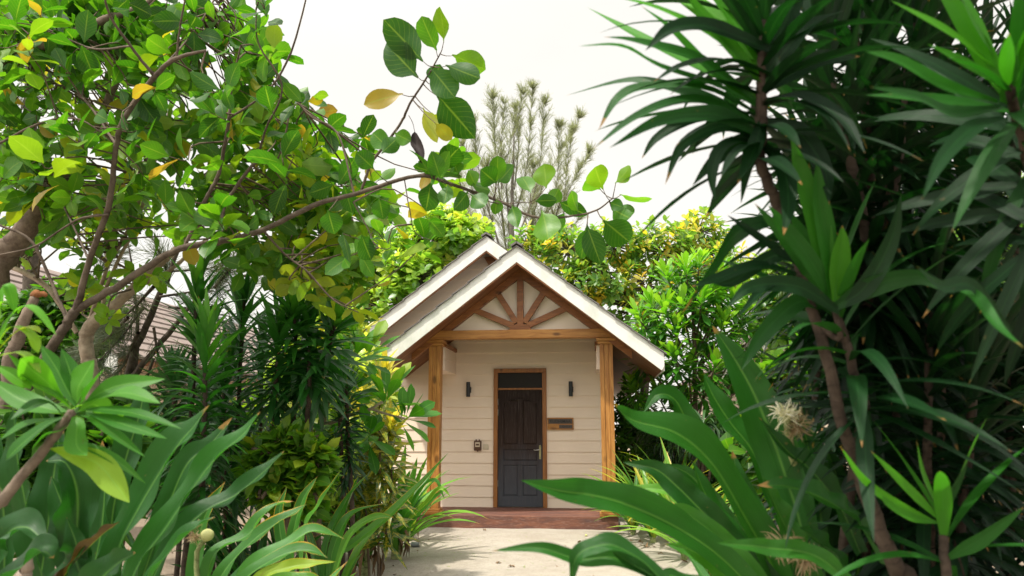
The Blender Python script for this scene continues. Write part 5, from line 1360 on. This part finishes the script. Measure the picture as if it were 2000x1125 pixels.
        t = lily(lab, b0, rng, n if i not in (0, 1, 3) else n - 4, L, W, hr, ((.3, .75) if i < 2 else (.45, .9)) if i < 5 else (.05, .4), 'lf_crinum_old' if i in (0, 1, 4) else 'lf_crinum', (1.2, 4.4) if i in (0, 1, 3, 5, 6, 7) else None, 'strap leaved lilies', (.8, 1.5), 12, .14, (.3, 1.4))
        if i in (2, 3, 4):
            g = Geo()
            for k in range(12):
                a = rng.uniform(0, 6.28); p = b0 + UP * rng.uniform(.2, .33) + np.array([math.cos(a), math.sin(a), 0]) * .05
                e = p + np.array([math.cos(a), math.sin(a), 0]) * rng.uniform(.06, .16)
                ribbon(g, [p, (p + e) / 2 + UP * .05, e - UP * .08, e * [1, 1, 0] + UP * (b0[2] + .02) + rng.normal(0, .02, 3) * [1, 1, 0]], .05, np.array([math.cos(a), math.sin(a), .3]), 'strap', 3, 12, .5, .5, .5, (0, 1.2), rng)
            g.build('dead_leaves', M['deadleaf'], t)


lilies()


# ---- plumeria in the left foreground and beside the column ------------------
def plumeria():
    rng = np.random.default_rng(600); cam = -_f
    d = 1.9; b0 = PD(-60, 1300, d); b0[2] = 0
    t = thing('paddle_leaved_shrub', b0, 'bright paddle leaved shrub with a grey stem in the left foreground', 'shrub')
    g = Geo(); gl = Geo()
    P = [b0, PD(-40, 1060, d), PD(0, 985, d), PD(50, 920, d), PD(95, 868, d), PD(140, 805, d)]
    tube(g, P, [.02, .017, .0145, .013, .0125, .012], 9, 30, .1, rng)
    H = [([(160, 790), (200, 765), (242, 751), (323, 740)], 38, .5), ([(160, 795), (205, 775), (250, 768), (314, 788)], 38, .55), ([(150, 790), (152, 760), (165, 735), (184, 703)], 62, .6), ([(160, 800), (200, 800), (264, 808), (356, 838)], 26, .3), ([(160, 805), (200, 815), (246, 830), (327, 857)], 24, .35), ([(155, 810), (185, 820), (222, 848), (283, 893)], 28, .4), ([(95, 868), (150, 868), (220, 896), (285, 945)], 24, .45), ([(92, 875), (132, 883), (190, 905), (225, 945), (253, 982)], 46, .88), ([(150, 800), (130, 760), (110, 720), (80, 674)], 34, .4), ([(145, 800), (110, 770), (60, 740), (15, 690)], 40, .6), ([(140, 805), (100, 800), (40, 780), (-20, 740)], 40, .5), ([(140, 810), (100, 820), (50, 830), (0, 860)], 38, .35),
         ([(150, 795), (140, 750), (135, 720), (120, 680)], 36, .3), ([(150, 800), (170, 770), (185, 745), (205, 720)], 44, .35), ([(140, 810), (90, 830), (40, 870), (10, 900)], 36, .3), ([(140, 810), (150, 830), (150, 870), (170, 890)], 40, .55), ([(150, 810), (120, 840), (90, 850), (60, 880)], 36, .3), ([(150, 805), (180, 790), (195, 800), (190, 825)], 46, .65), ([(140, 800), (95, 750), (60, 720), (40, 700)], 44, .75),
         ([(130, 820), (100, 790), (70, 790), (20, 820)], 34, .2)]
    for pp, w, tn in H:
        k = len(pp); e = rng.uniform(-.18, .12)
        ribbon(gl, [PD(x, y, d + e * j / (k - 1)) for j, (x, y) in enumerate(pp)], pxr(w, d) * 1.1, nrm(cam * .55 + UP * rng.uniform(.4, 1) + rng.normal(0, .25, 3)), 'lance2', 6, 18, .18, .05, tn, (0, rng.normal(0, .25)), rng)
    # second head at the left edge
    c = PD(-20, 700, 1.8)
    tube(g, [PD(-40, 1060, d), PD(-60, 850, 1.85), c], [.016, .013, .011], 8)
    for pp, w, tn in (([(-20, 700), (20, 620), (60, 600), (110, 655)], 32, .75), ([(-20, 700), (20, 640), (60, 655), (75, 690)], 26, .85), ([(-20, 690), (0, 600), (20, 590)], 30, .8), ([(-20, 700), (40, 690), (80, 730)], 34, .9), ([(-20, 710), (20, 730), (60, 760)], 40, .7), ([(-20, 700), (10, 560), (30, 610)], 26, .7), ([(-20, 700), (30, 650), (60, 640), (80, 650)], 24, .95)):
        ribbon(gl, [PD(x, y, 1.8) for x, y in pp], pxr(w, 1.8), nrm(cam * .5 + UP + rng.normal(0, .2, 3)), 'obovate', 4, 16, .18, .05, tn, (0, .2), rng)
    g.build('stem', M['bark'], t); gl.build('leaves', M['lf_plum'], t)
    # branch by the column
    d = 7.4; b0 = PD(560, 1080, d); b0[2] = float(ground_h(b0[0], b0[1]))
    t = thing('plumeria_shrub', b0, 'plumeria with a pale bare branch and leaf rosettes reaching in front of the left column', 'shrub')
    g = Geo(); gl = Geo()
    tube(g, [b0, PD(600, 900, d), PD(630, 835, d), PD(650, 825, d), PD(700, 805, d), PD(726, 798, d), PD(752, 782, d)], [.035, .03, .026, .02, .017, .015, .013], 8, 26, .2, rng)
    tube(g, [PD(726, 799, d), PD(760, 810, d), PD(790, 817, d)], [.013, .011, .009], 7)
    tube(g, [PD(600, 900, d), PD(580, 880, d), PD(565, 872, d - .3)], [.02, .016, .012], 7)
    tube(g, [PD(630, 835, d), PD(650, 760, d), PD(690, 700, d)], [.02, .016, .012], 7)
    tube(g, [PD(640, 800, d), PD(640, 700, d + .2), PD(660, 640, d + .3)], [.018, .014, .010], 7)
    for x, y, n, L, ax, tn in ((754, 780, 16, .42, (.25, -.2, 1), .72), (795, 816, 13, .36, (.8, -.3, .5), .55), (568, 868, 14, .42, (.2, -.6, .8), .3), (692, 698, 14, .40, (.5, -.2, .9), .6), (700, 765, 9, .36, (0, -.6, .7), .8), (662, 640, 12, .36, (.1, -.2, 1), .5), (655, 740, 10, .34, (-.2, -.4, .8), .85), (625, 820, 9, .34, (-.3, -.5, .7), .7), (722, 690, 12, .38, (.3, -.4, .8), .75), (690, 655, 12, .36, (.1, -.3, .9), .8), (630, 690, 11, .34, (-.3, -.3, .9), .85), (676, 760, 11, .38, (.1, -.7, .6), .6), (605, 790, 10, .34, (-.3, -.5, .6), .75), (720, 850, 10, .34, (.3, -.7, .4), .45), (600, 905, 11, .36, (-.2, -.6, .7), .7), (660, 870, 10, .34, (0, -.7, .5), .4)):
        tq = np.clip(tn + rng.normal(0, .13, n), 0, 1)
        sprig_leaves(gl, PD(x, y, d if x > 570 else d - .3), np.array(ax, float), n, L, L * .29, tq, rng, 'paddle', (.35, 1.55), .25, (-.1, .5), 4, 7, .15, .08, .12)
    g.build('branch', M['bark_pale'], t); gl.build('leaves', M['lf_plum'], t)


plumeria()


def crotons():
    rng = np.random.default_rng(700)
    for i, (x, y, d, n, lab, tn, stems) in enumerate(((735, 1010, 8.4, 85, 'golden croton with streaked narrow leaves beside the left column', (.25, .95), [[(740, 1000), (742, 900), (740, 800), (752, 715)], [(715, 1000), (705, 900), (700, 830), (705, 780)], [(760, 1000), (765, 930), (758, 870), (765, 820)]]),
                                                      (690, 1010, 8.9, 80, 'darker croton behind the golden one', (.0, .5), [[(690, 1000), (690, 900), (680, 850), (685, 800)], [(650, 1000), (645, 900), (640, 850), (640, 810)], [(720, 1000), (725, 950), (722, 900), (726, 860)]]))):
        b0 = PD(x, 1050, d); b0[2] = float(ground_h(b0[0], b0[1]))
        t = thing('croton_shrub', b0, lab, 'shrub', 'croton shrubs by the porch')
        gs = Geo(); gl = Geo()
        for s in stems:
            P = [PD(a, b, d + rng.uniform(-.15, .15)) for a, b in s]; P.insert(0, b0 + rng.normal(0, .06, 3) * [1, 1, 0])
            spear_stem(gs, gl, P, [.014, .012, .011, .010, .007], rng, n, .36, .055, 1.4, tn, 6, 2, 1.75, .3, (.3, 1.1))
        gs.build('stem', M['twig'], t); gl.build('leaves', M['lf_croton'], t)


crotons()


def blades():
    """dark strappy plants in the shade right of the porch"""
    rng = np.random.default_rng(800)
    for i, (x, y, d, lab) in enumerate(((1300, 990, 15.5, 'black green blade leaved plant farthest back beside the bungalow'), (1330, 990, 14.0, 'drooping dark blade plant under the rosette tree'), (1360, 1000, 11.6, 'dark blade plant behind the arching lily leaf'), (1430, 1000, 12.6, 'blade leaved plant in deep shade under the right shrubs'))):
        b0 = PD(x, y, d); b0[2] = float(ground_h(b0[0], b0[1]))
        t = thing('blade_leaved_plant', b0, lab, 'plant', 'dark blade leaved plants right of the porch')
        g = Geo(); gl = Geo()
        for k in range(5):
            hx = x + rng.uniform(-38, 38); hy = rng.uniform(830, 890); P = PD(hx, hy, d + rng.uniform(-.3, .3))
            tube(g, [b0 + rng.normal(0, .12, 3) * [1, 1, 0], (b0 + P) / 2 + rng.normal(0, .05, 3), P], [.03, .025, .02], 6)
            n = 44; a = rng.uniform(0, 6.28, n); e = rng.uniform(.0, 1.4, n)
            D = np.stack([np.cos(a) * np.cos(e), np.sin(a) * np.cos(e), np.sin(e)], -1); N = np.stack([-np.cos(a) * np.sin(e), -np.sin(a) * np.sin(e), np.cos(e)], -1)
            leaves(gl, np.tile(P, (n, 1)), D, N, rng.uniform(.5, .8, n), .04, rng.uniform(1.2, 2.8, n), 'strap', 2, 9, .4, 0, rng.random(n), rng)
        g.build('stem', M['cane'], t); gl.build('leaves', M['lf_pandan'], t)
    for i, (x, y, d, rx, ry, lab) in enumerate(((1520, 760, 6.5, 50, 60, 'bright broad leaved bush behind the white lily flower'), (1600, 720, 7.0, 70, 80, 'light green bush glimpsed between the right canes'), (1750, 800, 6.5, 110, 90, 'leafy bush low behind the right thicket'), (1900, 760, 7, 110, 120, 'shaded bush at the far right behind the canes'), (1480, 880, 7.5, 70, 70, 'low bush between rosette tree and foreground lily'))):
        b0 = PD(x, 1050, d); b0[2] = 0
        crown_tree('broad_leaved_bush', b0, lab, 'shrub', [blob_px(x, y, d, rx, ry, 38), blob_px(x + rx * .3, y + ry * .5, d, rx, ry * .7, 26)], M['lf_canopy_far'], .2, .15, 'round', 820 + i,
                   [([b0, PD(x, y + ry, d), PD(x, y, d)], [.03, .025, .018])], tone_rng(.2, .6), 6, 'twig', 'bushes behind the right thicket', 2, 5)


blades()


# ---- small things on the sand ---------------------------------------------------
def small():
    rng = np.random.default_rng(900)
    gp = lambda x, y: (lambda v: EYE + v * ((.05 - EYE[2]) / v[2]))(_f + _r * (x - CX) / FPX - _u * (y - CY) / FPX)
    p = gp(806, 1067); p[2] = float(ground_h(p[0], p[1]))
    t = thing('garden_spotlight', p, 'small grey garden spotlight lying tipped over on the sand', 'spotlight')
    B = MB(); B.cyl((p[0] - .02, p[1], p[2] + .035), .036, .032, .11, 16, 'x'); B.build('lamp_head', M['grey'], t, bevel=.004)
    B = MB(); B.cyl((p[0] + .09, p[1], p[2] + .035), .026, .03, .01, 16, 'x'); B.build('lens', M['steel'], t)
    g = Geo(); tube(g, [p + [-.02, 0, .04], p + [-.06, 0, .045], p + [-.085, 0, .02]], [.009, .008, .008], 6); g.build('arm', M['black'], t)
    B = MB(); B.cyl((p[0] - .115, p[1], p[2] + .03), .034, .03, .025, 14, 'x'); B.build('mount', M['black'], t, bevel=.003)
    # fallen fruits
    me = None
    spots = [(1145, 1050), (1167, 1050), (1165, 1055), (1192, 1058), (1198, 1055), (1203, 1052), (1205, 1057), (1212, 1058), (1208, 1052), (1190, 1060)]
    for i, (x, y) in enumerate(spots):
        q = gp(x, y); q[2] = float(ground_h(q[0], q[1])) + .018
        if me is None:
            B = bmesh.new(); bmesh.ops.create_icosphere(B, subdivisions=2, radius=.022)
            for v in B.verts: v.co *= 1 + .12 * math.sin(v.co.x * 200) * math.cos(v.co.z * 160)
            me = bpy.data.meshes.new('fallen_fruit'); B.to_mesh(me); B.free(); me.materials.append(M['fruit'])
            me.polygons.foreach_set('use_smooth', np.ones(len(me.polygons), bool))
        o = bpy.data.objects.new('fallen_fruit', me); COL.objects.link(o); o.location = tuple(q); o.rotation_euler = tuple(rng.uniform(0, 6, 3)); s = rng.uniform(.8, 1.2); o.scale = (s, s, s * .9)
        tag(o, 'small pale yellow fallen fruit on the sand by the right column', 'fruit', 'fallen fruits on the sand')
    for i, (x, y, w) in enumerate(((1232, 1058, .05), (1222, 1082, .05), (1262, 1070, .07), (1250, 1060, .06), (1290, 1082, .05), (975, 1094, .06), (1000, 1100, .07), (948, 1040, .05))):
        q = gp(x, y); q[2] = float(ground_h(q[0], q[1]))
        g = Geo(); k = 5; a = rng.uniform(0, 6.28, k)
        leaves(g, np.tile(q + UP * .008, (k, 1)), np.stack([np.cos(a), np.sin(a), rng.uniform(0, .7, k)], -1), rnd_dir(rng, k) * .4 + UP, w * rng.uniform(.5, 1.2, k), w * .35, rng.uniform(-1, 1.5, k), 'ovate', 2, 6, .5, .4, None, rng)
        o = g.build('dry_leaf_clump', M['deadleaf'], None, origin=q)
        tag(o, 'crumpled dry brown leaf scrap lying on the bare sand', 'dry leaf', 'dry leaf scraps on the sand path')
    # pointed dead stump at bottom left
    d = 2.1; b0 = PD(40, 1300, d); b0[2] = 0
    g = Geo(); tube(g, [b0, PD(40, 1180, d), PD(52, 1110, d), PD(60, 1068, d)], [.022, .02, .018, .003], 9, 14, .2, rng)
    o = g.build('dead_stump', M['stump'], None, origin=b0); tag(o, 'pointed pale dead stump at the bottom left corner among the lily leaves', 'stump')
    # low ground plants near the kerb
    for i, (x, y, lab) in enumerate(((735, 1062, 'low leafy weed patch under the pale green lily'), (700, 1055, 'low leafy weed tuft near the concrete kerb'))):
        q = gp(x, y); q[2] = float(ground_h(q[0], q[1]))
        g = Geo(); n = 160; P = q + np.stack([rng.normal(0, .14, n), rng.normal(0, .12, n), np.abs(rng.normal(0, .07, n))], -1)
        leaves(g, P, rnd_dir(rng, n) + UP * .3, rnd_dir(rng, n) * .5 + UP, rng.uniform(.03, .06, n), rng.uniform(.02, .035, n), .4, 'round', 2, 4, .2, 0, rng.uniform(.1, .6, n), rng)
        o = g.build('weed_patch', M['lf_canopy_far'], None, origin=q); tag(o, lab, 'weeds', None, 'stuff')


M['grey'] = plain('grey_metal', (.22, .23, .24), .45, .2, 10, metallic=.3)
small()

# ------------------------------------------------------------------ light, sky, camera
w = bpy.data.worlds.new('World'); scene.world = w; w.use_nodes = True
nt = w.node_tree; nt.nodes.clear()
SUN = np.array([-.42, -.50, 1.25]); SUN = SUN / np.linalg.norm(SUN)
sky = nt.nodes.new('ShaderNodeTexSky'); sky.sky_type = 'NISHITA'; sky.sun_disc = False
sky.sun_elevation = math.asin(SUN[2]); sky.sun_rotation = math.atan2(SUN[0], SUN[1])
hs = nt.nodes.new('ShaderNodeHueSaturation'); hs.inputs['Saturation'].default_value = .3; nt.links.new(sky.outputs[0], hs.inputs['Color'])
tc = nt.nodes.new('ShaderNodeTexCoord'); mp = nt.nodes.new('ShaderNodeMapping'); mp.inputs['Scale'].default_value = (1, 1, 2.2); nt.links.new(tc.outputs['Generated'], mp.inputs[0])
nz = nt.nodes.new('ShaderNodeTexNoise'); nz.inputs['Scale'].default_value = 2.2; nz.inputs['Detail'].default_value = 6; nt.links.new(mp.outputs[0], nz.inputs['Vector'])
rp = nt.nodes.new('ShaderNodeValToRGB'); rp.color_ramp.elements[0].position = .3; rp.color_ramp.elements[0].color = (.72, .72, .72, 1); rp.color_ramp.elements[1].position = .7; rp.color_ramp.elements[1].color = (.97, .97, .97, 1); nt.links.new(nz.outputs['Fac'], rp.inputs[0])
mx = nt.nodes.new('ShaderNodeMix'); mx.data_type = 'RGBA'; nt.links.new(rp.outputs[0], mx.inputs[0]); nt.links.new(hs.outputs[0], mx.inputs[6]); mx.inputs[7].default_value = (5.65, 5.45, 5.0, 1)
bg = nt.nodes.new('ShaderNodeBackground'); bg.inputs[1].default_value = .12; 
dt = nt.nodes.new('ShaderNodeVectorMath'); dt.operation = 'DOT_PRODUCT'; nt.links.new(tc.outputs['Generated'], dt.inputs[0]); dt.inputs[1].default_value = tuple(SUN)
m1 = nt.nodes.new('ShaderNodeMath'); m1.operation = 'MAXIMUM'; nt.links.new(dt.outputs['Value'], m1.inputs[0]); m1.inputs[1].default_value = 0
m2 = nt.nodes.new('ShaderNodeMath'); m2.operation = 'POWER'; nt.links.new(m1.outputs[0], m2.inputs[0]); m2.inputs[1].default_value = 2.2
m3 = nt.nodes.new('ShaderNodeMath'); m3.operation = 'MULTIPLY_ADD'; nt.links.new(m2.outputs[0], m3.inputs[0]); m3.inputs[1].default_value = 1.9; m3.inputs[2].default_value = 1.0
vm = nt.nodes.new('ShaderNodeVectorMath'); vm.operation = 'SCALE'; nt.links.new(mx.outputs[2], vm.inputs[0]); nt.links.new(m3.outputs[0], vm.inputs['Scale'])
nt.links.new(vm.outputs[0], bg.inputs[0])
wo = nt.nodes.new('ShaderNodeOutputWorld'); nt.links.new(bg.outputs[0], wo.inputs[0])

sl = bpy.data.lights.new('Sun', 'SUN'); sl.energy = 3.3; sl.angle = rad(2.0); sl.color = (1.0, .94, .84)
so = bpy.data.objects.new('Sun', sl); COL.objects.link(so)
so.rotation_euler = Vector(tuple(-SUN)).to_track_quat('-Z', 'Y').to_euler(); so.location = (-6, -8, 18)

cd = bpy.data.cameras.new('Camera'); co = bpy.data.objects.new('Camera', cd); COL.objects.link(co)
co.location = tuple(EYE); cd.sensor_width = 36; cd.lens = 36 * FPX / 2000; cd.clip_start = .05; cd.clip_end = 4000
co.rotation_euler = (math.pi / 2 + PITCH, 0, YAW)
cd.dof.use_dof = True; cd.dof.focus_distance = 12.5; cd.dof.aperture_fstop = 4.5
scene.camera = co
scene.view_settings.view_transform = 'Standard'; scene.view_settings.look = 'None'
scene.view_settings.exposure = 0.72; scene.view_settings.gamma = 1.0
scene.cycles.max_bounces = 8; scene.cycles.transparent_max_bounces = 4
scene.cycles.use_denoising = True
